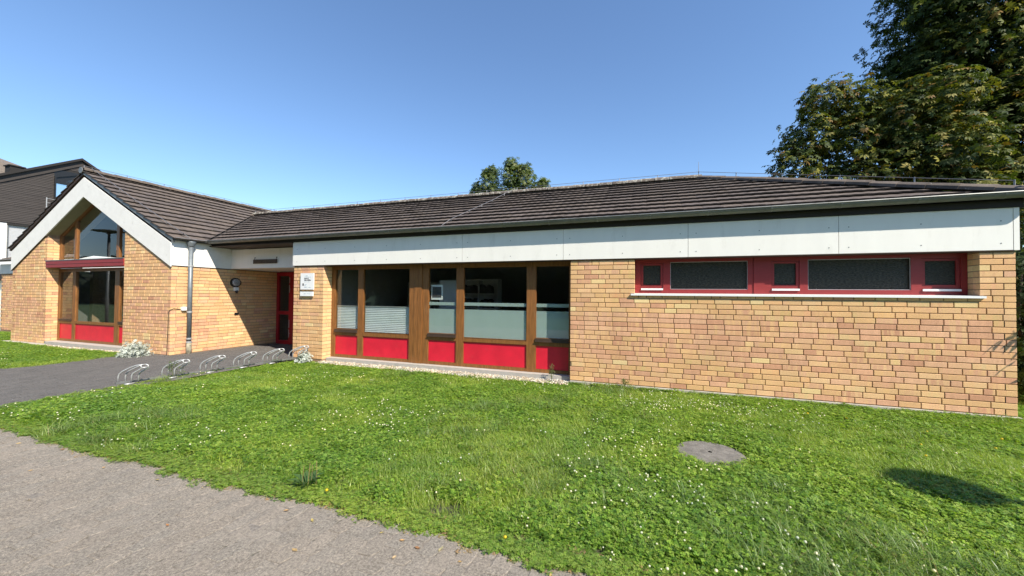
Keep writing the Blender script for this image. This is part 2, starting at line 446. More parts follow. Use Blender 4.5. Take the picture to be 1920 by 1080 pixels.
for k, (vis, cx, cy) in enumerate(pv):
    zt = .0+random.uniform(-.002, .002)-(.03 if cy > .5 else .0)*(cy-.5)/1.4
    g = .092+.02*random.random(); col = (g*1.04, g*.99, g*.95)
    if k < 300:
        mb = MB(); add_paver(mb, cx, cy, rect, zt, col, gap=.003, ch=.003); mb.build('paver', M_PAVER2, ent_o)
    else: add_paver(rest, cx, cy, rect, zt, col, gap=.003, ch=.003)
tag(rest.build('pavers', M_PAVER2, ent_o), kind='stuff')

# ================================================================== THE BRICK BUILDING
bld = empty('library_building', 'long low yellow brick building with brown tiled roof, gabled left wing and red window panels', 'building', (-10, 0, 0))
def part(mb, name, mat, parent=None, smooth=False):
    o = mb.build(name, mat, None, smooth)
    put(o, bld) if parent is None else setattr(o, 'parent', parent)
    if parent is not None: o.matrix_parent_inverse = Matrix.Identity(4)
    if parent is not None:
        # parent chain carries only the building's translation
        o.matrix_parent_inverse = Matrix.Identity(4)
    return o
class Frame:
    """wall frame: u along the wall to the viewer's right, outward normal n, z up"""
    def __init__(s, ox, oy, ux, uy): s.o = (ox, oy); s.u = (ux, uy); s.n = (uy, -ux)
    def p(s, u, d, z): return (s.o[0]+s.u[0]*u+s.n[0]*d, s.o[1]+s.u[1]*u+s.n[1]*d, z)
def fbox(mb, fr, u0, u1, d0, d1, z0, z1, c=(1, 1, 1), m=0):
    """box from depth d0 (back) to d1 (front)"""
    vs = [fr.p(u0, d1, z0), fr.p(u1, d1, z0), fr.p(u1, d0, z0), fr.p(u0, d0, z0), fr.p(u0, d1, z1), fr.p(u1, d1, z1), fr.p(u1, d0, z1), fr.p(u0, d0, z1)]
    mb.mesh(vs, [(0, 3, 2, 1), (4, 5, 6, 7), (0, 1, 5, 4), (1, 2, 6, 5), (2, 3, 7, 6), (3, 0, 4, 7)], c, None, m)
CH = .0833
YEL = [(.70, .43, .205), (.71, .445, .220), (.68, .41, .195), (.715, .455, .235), (.69, .415, .20)]
PINK = [(.62, .350, .210), (.60, .33, .195), (.65, .38, .225), (.555, .29, .17)]
PALE = [(.74, .55, .28), (.72, .52, .25)]
def pick(l):
    c = random.choice(l); k = random.uniform(.93, 1.07); return tuple(x*k for x in c)
def brick_cols(pr):
    r = random.random()
    if r < pr:
        c = pick(PINK); c2 = pick(YEL) if random.random() < .45 else tuple(x*1.12 for x in c)
        if random.random() < .25: c = tuple(a*.55+b2*.45 for a, b2 in zip(c, pick(YEL)))
    else:
        c = pick(YEL); c2 = tuple(x*random.uniform(.9, 1.06) for x in c)
        if random.random() < .06: c = pick(PALE); c2 = c
        if random.random() < .12+.3*pr: c2 = tuple(a*.5+b2*.5 for a, b2 in zip(c, pick(PINK)))
    return c, c2
BR = []                                          # every brick: (visible size, wall name, verts, faces, colours)
def brick_geo(fr, u0, u1, z0, z1, proud, depth=.112):
    e = .0035
    d = proud
    P = fr.p
    v = [P(u0, -depth, z0), P(u1, -depth, z0), P(u1, -depth, z1), P(u0, -depth, z1),
         P(u0, d-e, z0), P(u1, d-e, z0), P(u1, d-e, z1), P(u0, d-e, z1),
         P(u0+e, d, z0+e), P(u1-e, d, z0+e), P(u1-e, d, z1-e), P(u0+e, d, z1-e)]
    f = [(8, 9, 10, 11), (4, 5, 9, 8), (5, 6, 10, 9), (6, 7, 11, 10), (7, 4, 8, 11), (0, 1, 5, 4), (1, 2, 6, 5), (2, 3, 7, 6), (3, 0, 4, 7)]
    return v, f
def lay(wall, fr, U, z0, rows, red, lpar=None, rpar=None, hole=None, top=None, phase=0.):
    """running bond with odd headers; lpar/rpar: rows of that parity own the corner brick"""
    for i in range(rows):
        zb = z0+i*CH+.0055; zt = z0+(i+1)*CH-.0055
        a, e = 0., U
        if lpar is not None and i % 2 != lpar: a = .1225
        if rpar is not None and i % 2 != rpar: e = U-.1225
        segs = [(a, e)]
        if hole:
            ns = []
            for (s0, s1) in segs:
                cut = [(max(s0, h0), min(s1, h1)) for (h0, h1, hz0, hz1) in hole if hz0 < (zb+zt)/2 < hz1]
                cur = s0
                for (c0, c1) in sorted(cut):
                    if c1 <= c0: continue
                    if c0-cur > .02: ns.append((cur, c0))
                    cur = c1
                if s1-cur > .02: ns.append((cur, s1))
            segs = ns
        for (s0, s1) in segs:
            off = ((.125 if i % 2 else 0.)+phase+random.uniform(-.035, .035)) % .25
            if off > .17: off = 0.
            u = s0-off if off > .05 else s0
            if abs(u-s0) < 1e-6 and lpar is None and i % 2: u = s0-.125
            while u < s1-.015:
                w = random.choice((.125, .125, .1875)) if random.random() < .11 else .25
                b0 = max(u, s0); b1 = min(u+w, s1)
                if s1-b1 < .045: b1 = s1
                g0 = .005 if b0 > s0+1e-4 else 0.; g1 = .005 if b1 < s1-1e-4 else 0.
                nxt = b1 if b1 == s1 else u+w
                if b1-b0 > .02:
                    um = (b0+b1)/2
                    if top is None or zb < top(um)+.22:
                        c, c2 = brick_cols(red(um, (zb+zt)/2))
                        v, f = brick_geo(fr, b0+g0, b1-g1, zb, zt, random.uniform(-.0015, .0015))
                        ctr = Vector(fr.p(um, 0, (zb+zt)/2)); dd = ctr-CAM; z = dd.dot(CF); vis = 0
                        nn = Vector((fr.n[0], fr.n[1], 0)); cs = -dd.normalized().dot(nn)
                        if z > .5 and cs > 0:
                            px = 960+FPX*dd.dot(CR)/z; py = 540-FPX*dd.dot(CU)/z
                            if 0 < px < 1920 and 0 < py < 1080: vis = (b1-b0)*cs/z**2
                        BR.append((vis, wall, v, f, c, c2))
                u = nxt
def core(name, boxes):
    mb = MB()
    for (fr, u0, u1, d0, d1, z0, z1) in boxes: fbox(mb, fr, u0, u1, d0, d1, z0, z1)
    return part(mb, name, M_MORTAR)
E_ = -.009                                        # mortar face lies behind the bricks
WALLS = {}
def red_main(u, z):
    row = int(z/CH)
    if z > 1.25: return .12
    if z > .45: return .80
    return .42
# right wall, X -5.917..0 with the red strip window
F_MAIN = Frame(-5.917, 0, 1, 0)
RW0, RW1, RWZ = 5.917-4.80, 5.917-.357, 1.578
lay('main', F_MAIN, 5.917, 0, 26, red_main, None, 1, [(RW0, RW1, RWZ, 3)])
WALLS['main'] = core('wall', [(F_MAIN, .004, 5.913, -.29, E_, -.2, RWZ-.01), (F_MAIN, .004, RW0-.004, -.29, E_, RWZ-.01, 2.19), (F_MAIN, RW1+.004, 5.913, -.29, E_, RWZ-.01, 2.19)])
# jambs of the red window
F_RJ = Frame(-.357, 0, 0, 0); F_RJ.u = (0, -1); F_RJ.n = (-1, 0); F_RJ.o = (-.357, .26)
lay('main', F_RJ, .26-.118, RWZ+.005, 7, lambda u, z: .12)
F_LJ = Frame(-4.80, .118, 0, 1)
lay('main', F_LJ, .14, RWZ+.005, 7, lambda u, z: .12)
# right end wall
F_END = Frame(0, 0, 0, 1)
lay('end', F_END, 6.8, 0, 26, lambda u, z: .3, 0, None)
WALLS['end'] = core('wall', [(F_END, .3, 6.79, -.29, E_, -.2, 2.19)])
# pier at the left end of the long front and its returns
F_PIER = Frame(-12.609, 0, 1, 0); PW = 12.609-11.70
lay('pier', F_PIER, PW, 0, 26, lambda u, z: .22 if z > .4 else .3, 0, 1)
F_PJ = Frame(-11.70, 0, 0, 1)
lay('pier', F_PJ, .26, 0, 26, lambda u, z: .05, 0, None)
F_PL = Frame(-12.609, 2.0, 0, -1)                 # faces the entrance (to the left)
lay('pier', F_PL, 2.0, 0, 26, lambda u, z: .25, None, 1)
WALLS['pier'] = core('wall', [(F_PIER, .004, PW-.004, -.26, E_, -.2, 2.19), (F_PL, .02, 1.74, -.25, E_, -.2, 2.19)])
# jamb of the right wall towards the big window (faces left)
F_MJ = Frame(-5.917, .26, 0, -1)
lay('main', F_MJ, .26-.118, 0, 26, lambda u, z: .3)
# side wall of the gabled wing, faces right towards the door
F_SIDE = Frame(XG, YG, 0, 1)
def red_side(u, z):
    if z < .95 and u < 1.5-z*.6: return .62
    return .08
lay('side', F_SIDE, 2.95, 0, 26, red_side, 1, None)
WALLS['side'] = core('wall', [(F_SIDE, .004, 2.95, -.26, E_, -.2, 2.19)])
# gable front: two piers, clipped by the slope of the boards
def inner(x): return 4.14-.527*abs(x-XC)
def outer(x): return 4.675-.517*abs(x-XC)
OPL, OPR = -21.085, -17.395                       # window opening between the piers
F_GR = Frame(OPR, YG, 1, 0); GRW = XG-OPR
def red_gable(u, z):
    if .58 < z < 1.32: return .86
    return .36 if z < .58 else .14
lay('gable', F_GR, GRW, 0, 37, red_gable, None, 0, None, lambda u: inner(OPR+u))
F_GL = Frame(XGL, YG, 1, 0); GLW = OPL-XGL
lay('gable_left', F_GL, GLW, 0, 37, red_gable, 0, 1, None, lambda u: inner(XGL+u))
F_GLJ = Frame(OPL, YG, 0, 1)
lay('gable_left', F_GLJ, .28, 0, 37, lambda u, z: .22 if z < 1.2 else .06, 0, None)
F_GRJ = Frame(OPR, YG+.28, 0, -1)
lay('gable', F_GRJ, .28-.118, 0, 37, lambda u, z: .2)
F_GLS = Frame(XGL, YG+1.65, 0, -1)
lay('gable_left', F_GLS, 1.65, 0, 26, lambda u, z: .4, None, 1)
for fr, W, x0 in ((F_GR, GRW, OPR), (F_GL, GLW, XGL)):
    g = MB()
    a, c = .004, W-.004
    za, zc = inner(x0+a)+.1, inner(x0+c)+.1
    vs = [fr.p(a, E_, -.2), fr.p(c, E_, -.2), fr.p(c, E_, zc), fr.p(a, E_, za), fr.p(a, -.27, -.2), fr.p(c, -.27, -.2), fr.p(c, -.27, zc), fr.p(a, -.27, za)]
    g.mesh(vs, [(0, 1, 2, 3), (5, 4, 7, 6), (1, 5, 6, 2), (4, 0, 3, 7), (3, 2, 6, 7), (0, 4, 5, 1)])
    if x0 == XGL: WALLS['gable_left'] = part(g, 'wall', M_MORTAR)
    else: WALLS['gable'] = part(g, 'wall', M_MORTAR)
core('wall', [(F_GLS, .02, 1.35, -.25, E_, -.2, 2.19)])
# wing set back at the far left
F_WING = Frame(-28.6, .65, 1, 0)
lay('wing', F_WING, 5.5, 0, 26, lambda u, z: .6 if z > .8 else .35, 1, None)
F_WINGL = Frame(-28.6, 6.0, 0, -1)
WALLS['wing'] = core('wall', [(F_WING, .004, 5.5, -.26, E_, -.2, 2.19), (F_WINGL, 0, 5.08, -.25, E_, -.2, 2.19)])
# back walls close the volume
core('wall', [(Frame(0, 6.9, -1, 0), 0, 15.5, -.25, 0, -.2, 2.7), (Frame(XGL+.3, 9, 0, -1), 0, 8.3, -.2, 0, -.2, 2.3), (Frame(XG, 9, -1, 0), 0, 7.5, -.2, 0, -.2, 2.7)])
BR.sort(key=lambda t: -t[0])
rest = MB()
for k, (vis, wall, v, f, c, c2) in enumerate(BR):
    if k < 300:
        mb = MB(); mb.mesh(v, f, c, c2); part(mb, 'brick', M_BRICK, WALLS[wall])
        bpy.data.objects[-1] if False else None
    else: rest.mesh(v, f, c, c2)
tag(part(rest, 'brickwork', M_BRICK), kind='stuff')

# fascia panels of the long front
FZ0, FZ1 = 2.193, 2.752
jn = [-12.615, -8.11, -6.05, -3.955, -1.917, -.035]
for k in range(5):
    mb = MB(); mb.box((jn[k]+.003, -.026, FZ0), (jn[k+1]-.003, -.006, FZ1)); pnl = part(mb, 'fascia_panel', M_WHITE)
    sc = MB(); n = max(2, round((jn[k+1]-jn[k])/.95))
    for j in range(n+1):
        x = jn[k]+.12+(jn[k+1]-jn[k]-.24)*j/n
        for z in (FZ0+.09, FZ1-.17):
            sc.tube([(x, -.025, z), (x, -.029, z)], .0075, 8)
    part(sc, 'screw_heads', M_GUTTER, pnl)
mb = MB(); mb.box((-.032, -.028, FZ0-.004), (.024, .02, FZ1)); mb.box((-.005, .023, FZ0-.004), (.024, 6.8, FZ1)); part(mb, 'corner_trim', M_WHITE)
mb = MB(); mb.box((-12.615, -.003, 2.198), (-.04, .27, FZ1)); mb.box((-.3, .28, 2.198), (-.01, 6.79, FZ1)); part(mb, 'lintel', M_DARKWOOD)
mb = MB(); mb.box((-12.635, -.020, FZ0), (-12.618, .48, FZ1)); part(mb, 'fascia_panel', M_WHITE)
mb = MB(); mb.box((-12.62, -.024, FZ0-.012), (-.02, .20, FZ0-.002)); part(mb, 'drip_edge', M_DARKWOOD)
# fascia of the entrance recess with its soffit
mb = MB(); mb.box((XG+.02, .49, 2.195), (-12.64, .53, 2.715)); part(mb, 'fascia_panel', M_WHITE)
mb = MB(); mb.box((XG+.002, .535, 2.2), (-12.615, 2.0, 2.24)); part(mb, 'soffit', M_WHITE)
mb = MB()
for k in range(5):
    y0 = -.08+k*.112; mb.box((XG+.02, y0, 2.735-.0*k), (-12.62, y0+.106, 2.755))
part(mb, 'eave_boards', M_DARKWOOD)
# white fascia along the side wall
mb = MB(); mb.box((XG-.01, YG-.012, 2.187), (XG+.015, 2.0, 2.80)); part(mb, 'fascia_panel', M_RENDER)
mb = MB(); mb.box((XG-.02, YG-.012, 2.176), (XG+.018, .488, 2.186)); part(mb, 'drip_edge', M_DARKWOOD)
# gable boards
for s in (-1, 1):
    xo = 3.768
    P2 = [(XC, inner(XC)), (XC+s*xo, inner(XC+xo)), (XC+s*xo, outer(XC+xo)), (XC, outer(XC))]
    y0, y1 = YG-.035, YG-.008
    vs = [(x, y0, z) for x, z in P2]+[(x, y1, z) for x, z in P2]
    mb = MB(); mb.mesh(vs, [(0, 1, 2, 3), (7, 6, 5, 4), (0, 4, 5, 1), (1, 5, 6, 2), (2, 6, 7, 3)] if s > 0 else [(3, 2, 1, 0), (4, 5, 6, 7), (1, 5, 4, 0), (2, 6, 5, 1), (3, 7, 6, 2)])
    part(mb, 'gable_board', M_RENDER)
    # dark drip strip under the board where it meets the brick
    mb = MB()
    a0, a1 = (XC+s*1.9, inner(XC+1.9)), (XC+s*xo, inner(XC+xo))
    mb.mesh([(a0[0], YG-.03, a0[1]-.012), (a1[0], YG-.03, a1[1]-.012), (a1[0], YG-.03, a1[1]-.001), (a0[0], YG-.03, a0[1]-.001),
             (a0[0], YG-.002, a0[1]-.012), (a1[0], YG-.002, a1[1]-.012), (a1[0], YG-.002, a1[1]-.001), (a0[0], YG-.002, a0[1]-.001)],
            [(0, 1, 2, 3), (0, 4, 5, 1), (3, 2, 6, 7), (1, 5, 6, 2), (0, 3, 7, 4)])
    part(mb, 'drip_edge', M_DARKWOOD)
    # soffit boards inside the gable opening
    mb = MB(); xe = 3.6
    q = [(XC, YG-.006, inner(XC)), (XC+s*xe, YG-.006, inner(XC+xe)), (XC+s*xe, YG+.75, inner(XC+xe)), (XC, YG+.75, inner(XC))]
    q2 = [(x, y, z+.03) for x, y, z in q]
    mb.mesh(q+q2, [(0, 1, 2, 3), (7, 6, 5, 4), (0, 4, 5, 1), (2, 6, 7, 3), (1, 5, 6, 2)])
    part(mb, 'soffit', M_OLIVE)
# white fascia and gutter of the set back wing
mb = MB(); mb.box((-28.62, .61, 2.19), (XGL-.02, .64, 2.56)); part(mb, 'fascia_panel', M_WHITE)

# ------------------------------------------------------------------ roof
TG = .52                                          # gable slope
Z_EAVE, Y_EAVE, TM = 2.925, -.10, .450            # main roof: tile surface at the eave
Y_R = 3.4; Z_R = Z_EAVE+(Y_R-Y_EAVE)*TM
Z_GR = 4.905
def zg(x): return Z_GR-TG*abs(x-XC)
def zm(y): return Z_EAVE+(y-Y_EAVE)*TM
X_HIP = .10
def xhip(z): return X_HIP-(z-Z_EAVE)/TM
XRA = xhip(Z_R)                                   # hip apex
rf = MB(); h = .085
def xval(z): return XC+(Z_GR-z)/TG
XE = 3.90
ym2 = 2*Y_R-Y_EAVE
dn = lambda p: (p[0], p[1], p[2]-h)
A = (xval(Z_EAVE), Y_EAVE, Z_EAVE); B_ = (X_HIP, Y_EAVE, Z_EAVE); C_ = (XRA, Y_R, Z_R); D_ = (xval(Z_R), Y_R, Z_R)
rf.face([dn(p) for p in (A, B_, C_, D_)])
rf.face([dn(p) for p in (B_, (X_HIP, ym2, Z_EAVE), C_)])
rf.face([dn(p) for p in ((X_HIP, ym2, Z_EAVE), (xval(Z_EAVE), ym2, Z_EAVE), D_, C_)])
YF, YB = YG-.035, 9.2
GE = zg(XC+XE)
for s in (1, -1):
    q = [(XC+s*XE, YF, GE), (XC+s*XE, YB, GE), (XC, YB, Z_GR), (XC, YF, Z_GR)]
    rf.face([dn(p) for p in (q if s > 0 else q[::-1])])
rf.face([dn(p) for p in ((-28.8, .45, 2.72), (XGL+.2, .45, 2.72), (XGL+.2, 5, 4.4), (-28.8, 5, 4.4))])
# closed front and underside edges
rf.mesh([(XC, YG-.005, Z_GR-h), (XC+XE-.13, YG-.005, zg(XC+XE-.13)-h), (XC+XE-.13, YG-.005, zg(XC+XE-.13)-h-.06), (XC, YG-.005, Z_GR-h-.06)], [(0, 1, 2, 3)])
roof = part(rf, 'roof', M_INSULATION)
TILES = []
def tcol(lo=.88, hi=1.12, base=(.118, .094, .078)):
    k = random.uniform(lo, hi); j = random.uniform(-.008, .008); return (base[0]*k+j, base[1]*k+j*.6, base[2]*k)
def add_tile(P, a0, a1, s0, s1, col, clip=None):
    """P(a, s, h): point at along-eave a, up-slope s, normal height h; clip(s) limits a from either side"""
    n = 4; w = a1-a0
    lo = clip(s0) if clip else (a0, a1); hi = clip(s1) if clip else (a0, a1)
    if max(lo[0], a0) >= min(lo[1], a1) and max(hi[0], a0) >= min(hi[1], a1): return
    prof = [0., .005, .001, .005, 0.]
    th = .024; hl = .062+random.uniform(-.004, .004); hu = .012
    vs = []
    for (s, hh, lim) in ((s0, hl, lo), (s1, hu, hi)):
        for i in range(n+1):
            a = min(max(a0+w*i/n, lim[0]), max(lim[0], lim[1]))
            vs.append(P(a, s, hh+prof[i]))
    for i in range(n+1):
        a = min(max(a0+w*i/n, lo[0]), max(lo[0], lo[1])); vs.append(P(a, s0, hl+prof[i]-th))
    for i in (0, n):
        a = min(max(a0+w*i/n, hi[0]), max(hi[0], hi[1])); vs.append(P(a, s1, hu-th))
    k = n+1; fs = []
    for i in range(n):
        fs.append((i, i+1, k+i+1, k+i))
    for i in range(n): fs.append((2*k+i, 2*k+i+1, i+1, i))                  # nose faces, coloured darker than the tile tops
    fs += [(2*k, 0, k, 3*k), (n, 2*k+n, 3*k+1, k+n)]
    c = P((a0+a1)/2, (s0+s1)/2, .02); nrm = Vector(P(0, 0, 1))-Vector(P(0, 0, 0))
    dd = Vector(c)-CAM; z = dd.dot(CF); vis = 0; cs = -dd.normalized().dot(nrm)
    if z > .5 and cs > -.05:
        px = 960+FPX*dd.dot(CR)/z; py = 540-FPX*dd.dot(CU)/z
        if 0 < px < 1920 and 0 < py < 1080: vis = max(cs, .03)/z**2
    TILES.append((vis, vs, fs, col))
def slope_tiles(P, a0, a1, S, gauge, clip, flip=False, first=0.):
    ns = int(S/gauge)+1
    for i in range(ns):
        s0 = i*gauge-.03; s1 = min(s0+gauge+.07, S)
        na = int((a1-a0)/.30)+1
        for j in range(na):
            x0 = a0+j*.30; x1 = min(x0+.297, a1)
            if s1 > s0+.05: add_tile(P, x0, x1, s0, s1, tcol(), clip)
cm, sm_ = math.cos(math.atan(TM)), math.sin(math.atan(TM))
Pm = lambda a, s, hh: (a, Y_EAVE+s*cm-hh*sm_, Z_EAVE-h+.01+s*sm_+hh*cm)
Sm = (Y_R-Y_EAVE)/cm
slope_tiles(Pm, -18.7, .12, Sm, .328, lambda s: (xval(Z_EAVE+s*sm_)+.07, xhip(Z_EAVE+s*sm_)+.02))
Pr = lambda a, s, hh: (-a, ym2-s*cm+hh*sm_, Z_EAVE-h+.01+s*sm_+hh*cm)          # rear
slope_tiles(Pr, -.12, 18.7, Sm, .328, lambda s: (-xhip(Z_EAVE+s*sm_), -xval(Z_EAVE+s*sm_)))
Ph = lambda a, s, hh: (X_HIP-s*cm+hh*sm_, a, Z_EAVE-h+.01+s*sm_+hh*cm)          # hip end
slope_tiles(Ph, Y_EAVE, ym2, Sm, .328, lambda s: (Y_EAVE+s*cm, ym2-s*cm))
cg, sg = math.cos(math.atan(TG)), math.sin(math.atan(TG))
Sg = XE/cg
def yvl(s):
    z = GE+s*sg
    if z > Z_R: return 1e3
    return Y_EAVE+(z-Z_EAVE)/TM-.07
Pgr = lambda a, s, hh: (XC+XE-s*cg+hh*sg, a, GE-h+.01+s*sg+hh*cg)
slope_tiles(Pgr, YF-.03, YB, Sg, .325, lambda s: (-99, yvl(s)))
Pgl = lambda a, s, hh: (XC-XE+s*cg-hh*sg, -a, GE-h+.01+s*sg+hh*cg)
slope_tiles(Pgl, -YB, -YF+.03, Sg, .325, None)
TILES.sort(key=lambda t: -t[0]); rest = MB()
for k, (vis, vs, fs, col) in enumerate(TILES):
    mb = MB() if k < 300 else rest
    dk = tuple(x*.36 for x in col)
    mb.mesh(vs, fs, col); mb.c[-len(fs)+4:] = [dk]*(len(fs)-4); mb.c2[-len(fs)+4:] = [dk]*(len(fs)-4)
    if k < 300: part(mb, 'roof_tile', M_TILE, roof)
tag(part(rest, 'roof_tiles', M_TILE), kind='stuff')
# wing roof tiles (small, far left)
mb = MB()
for i in range(5):
    z0 = 2.70+i*.11; y0 = .42+i*.29
    mb.mesh([(-28.8, y0, z0), (XGL-.15, y0, z0), (XGL-.15, y0+.33, z0+.10), (-28.8, y0+.33, z0+.10), (-28.8, y0, z0-.03), (XGL-.15, y0, z0-.03)], [(0, 1, 2, 3), (4, 5, 1, 0)], tcol())
tag(part(mb, 'wing_roof_tiles', M_TILE), kind='stuff')
# ridge and hip tiles
def ridge_run(p0, p1, n, r, mat):
    p0, p1 = Vector(p0), Vector(p1); d = (p1-p0).normalized(); side = d.cross(Vector((0, 0, 1))).normalized(); up = side.cross(d)
    L = (p1-p0).length/n
    for i in range(n):
        q0 = p0+d*(L*i-.02); q1 = p0+d*(L*(i+1)+.015); mb = MB(); vs = []
        j = up*random.uniform(-.006, .006)
        for (q, rr) in ((q0, r*1.12), (q1, r)):
            for k in range(7):
                a = math.pi*(-.08+1.16*k/6); vs.append(q+j+side*math.cos(a)*rr+up*math.sin(a)*rr*.62)
        for k in range(7):
            a = math.pi*(-.08+1.16*k/6); vs.append(q0+j+side*math.cos(a)*r*.92+up*math.sin(a)*r*.48)
        fs = [(k, k+1, 8+k, 7+k) for k in range(6)]+[(14+k, 15+k, k+1, k) for k in range(6)]
        mb.mesh(vs, fs, tcol(.7, 1.2, (.13, .105, .085))); part(mb, 'ridge_tile', mat, roof)
ridge_run((xval(Z_R)-.1, Y_R, Z_R-.03), (XRA+.05, Y_R, Z_R-.03), 44, .115, M_RIDGE)
ridge_run((X_HIP+.02, Y_EAVE-.02, Z_EAVE-.0), (XRA, Y_R, Z_R-.045), 15, .115, M_TILE)
ridge_run((X_HIP+.02, ym2+.02, Z_EAVE), (XRA, Y_R, Z_R-.045), 15, .115, M_TILE)
ridge_run((XC, YF-.02, Z_GR-.035), (XC, YB, Z_GR-.035), 30, .115, M_TILE)
# end disc of the gable ridge, verge trim
mb = MB(); mb.tube([(XC, YF-.075, Z_GR-.05), (XC, YF-.055, Z_GR-.05)], .085, 14); part(mb, 'ridge_end_cap', M_ZINC)
for s in (1, -1):
    mb = MB(); q = []
    for (dx, dz) in ((0., 0.), (XE-.05, 0.)):
        x = XC+s*dx; z = zg(XC+dx)-.055
        q += [(x, YF-.012, z), (x, YF-.012, z-.095), (x, YG-.0, z-.095), (x, YG-.0, z)]
    mb.mesh(q, [(0, 1, 5, 4), (1, 2, 6, 5), (3, 0, 4, 7), (2, 3, 7, 6), (4, 5, 6, 7)])
    part(mb, 'verge_trim', M_ZINC if s > 0 else M_DARKWOOD)
# valley flashing
va = Vector((xval(Z_EAVE)+.02, Y_EAVE, Z_EAVE-.06)); vb = Vector((xval(Z_R), Y_R, Z_R-.06))
dv = (vb-va).normalized(); sv = dv.cross(Vector((0, 0, 1))).normalized()
mb = MB(); mb.face([va+sv*.09, vb+sv*.09, vb-sv*.0, va-sv*.0]); mb.face([va, vb, vb-sv*.09, va-sv*.09]); part(mb, 'valley_flashing', M_INSULATION)
# gutters: half round with a rolled lip and joints
def gutter(p0, p1, out, name='gutter', r=.070, mat=None):
    p0, p1, out = Vector(p0), Vector(p1), Vector(out); d = (p1-p0).normalized(); mb = MB(); n = 8
    def ring(q, rr): return [q+out*(-math.cos(math.pi*k/n))*rr*-1*-1+V(0, 0, -1)*math.sin(math.pi*k/n)*rr for k in range(n+1)]
    a, b2 = ring(p0, r), ring(p1, r); a2, b3 = ring(p0, r-.006), ring(p1, r-.006)
    vs = a+b2+a2+b3; k = n+1
    fs = [(i, i+1, k+i+1, k+i) for i in range(n)]+[(2*k+i+1, 2*k+i, 3*k+i, 3*k+i+1) for i in range(n)]
    fs += [tuple(range(k)), tuple(range(2*k-1, k-1, -1))]
    mb.mesh(vs, fs); g_ = part(mb, name, mat or M_GUTTER)
    mb = MB(); mb.tube([p0+out*r, p1+out*r], .0105, 8); part(mb, 'gutter_lip', M_ZINC, g_)
    L = (p1-p0).length; nb = max(1, int(L/.83))
    for i in range(nb):
        mb = MB()
        q = p0+d*(L*(i+.5)/nb)
        rg = ring(q-d*.012, r+.004); rg2 = ring(q+d*.012, r+.004); vs = rg+rg2
        mb.mesh(vs, [(j, j+1, k+j+1, k+j) for j in range(n)])
        part(mb, 'gutter_bracket', M_ZINC, g_)
    return g_
GX = XG+.105
gutter((GX+.02, -.168, 2.862), (.22, -.150, 2.925), (0, -1, 0))
gutter((.20, -.1, 2.93), (.20, 6.9, 2.93), (1, 0, 0))
gutter((GX, YG-.02, 2.852), (GX, -.10, 2.862), (1, 0, 0), r=.062, mat=M_ZINC)
gutter((-28.7, .42, 2.70), (XGL-.02, .42, 2.70), (0, -1, 0), r=.06, mat=M_DARKWOOD)
gutter((2*XC-GX, YG-.02, 2.852), (2*XC-GX, .5, 2.852), (-1, 0, 0), r=.06, mat=M_DARKWOOD)
mb = MB(); mb.box((-12.61, -.05, FZ1+.004), (.03, -.004, 2.90)); mb.box((-.01, .02, FZ1+.004), (.10, 6.8, 2.88)); mb.box((XG+.03, -.05, 2.765), (-12.612, -.005, 2.87))
part(mb, 'eave_board', M_INSULATION)
# downpipe on the side wall
DX, DY = XG+.105, -.56
mb = MB(); mb.tube([(DX, DY, .32), (DX, DY, 2.70)], .050, 16); pipe = part(mb, 'downpipe', M_PIPE, smooth=True)
mb = MB(); mb.tube([(DX, DY, 2.66), (DX, DY, 2.70), (DX, DY, 2.78), (DX, DY, 2.80)], [.052, .07, .10, .10], 16); part(mb, 'funnel', M_PIPE, pipe, True)
mb = MB(); mb.tube([(DX, DY, -.06), (DX, DY, .30)], .057, 16); part(mb, 'standpipe', M_PIPEBASE, pipe, True)
for z in (.29, .375, 1.04, 2.19):
    mb = MB(); mb.tube([(DX, DY, z-.018), (DX, DY, z+.018)], .058 if z > .3 else .064, 16)
    mb.box((XG, DY-.012, z-.012), (DX-.05, DY+.012, z+.012)); part(mb, 'pipe_clamp', M_STEEL, pipe)
# lightning conductor
def wire(pts, r=.005, posts=None, hh=.06):
    mb = MB(); mb.tube(pts, r, 6)
    if posts:
        for k in range(len(pts)-1):
            a, c = Vector(pts[k]), Vector(pts[k+1]); n = max(1, round((c-a).length/posts))
            for i in range(n+1):
                q = a+(c-a)*(i/n); mb.tube([q-V(0, 0, hh), q+V(0, 0, .012)], .009, 6)
    return part(mb, 'lightning_wire', M_WIRE)
wire([(xval(Z_R), Y_R, Z_R+.11), (XRA, Y_R, Z_R+.11), (X_HIP-.1, Y_EAVE+.1, Z_EAVE+.19)], .005, .95, .09)
wire([(XC, YF, Z_GR+.09), (XC, 6.5, Z_GR+.09)], .005, .95, .08)
wire([(-8.19, Y_R, Z_R+.10), (-8.29, 2.0, zm(2.0)+.075), (-8.40, .9, zm(.9)+.075), (-8.47, .15, zm(.15)+.08), (-8.52, -.12, Z_EAVE+.02), (-8.52, -.19, Z_EAVE-.06)], .006, .8, .05)
wire([(XC+.1, YF+.12, zg(XC+.1)+.09), (XC+XE*.5, YF+.16, zg(XC+XE*.5)+.075), (XC+XE-.1, YF+.24, zg(XC+XE-.1)+.06), (GX, DY, 2.87)], .007, .75, .05)
mb = MB(); mb.tube([(XRA, Y_R, Z_R+.05), (XRA, Y_R, Z_R+.36)], [.008, .004], 6); part(mb, 'lightning_rod', M_WIRE)
mb = MB(); mb.tube([(X_HIP-.08, -.17, 2.93), (X_HIP-.08, -.12, 3.08)], .008, 6); mb.tube([(X_HIP-.095, -.13, 3.06), (X_HIP-.06, -.12, 3.07)], .014, 6); part(mb, 'wire_clip', M_STEEL)

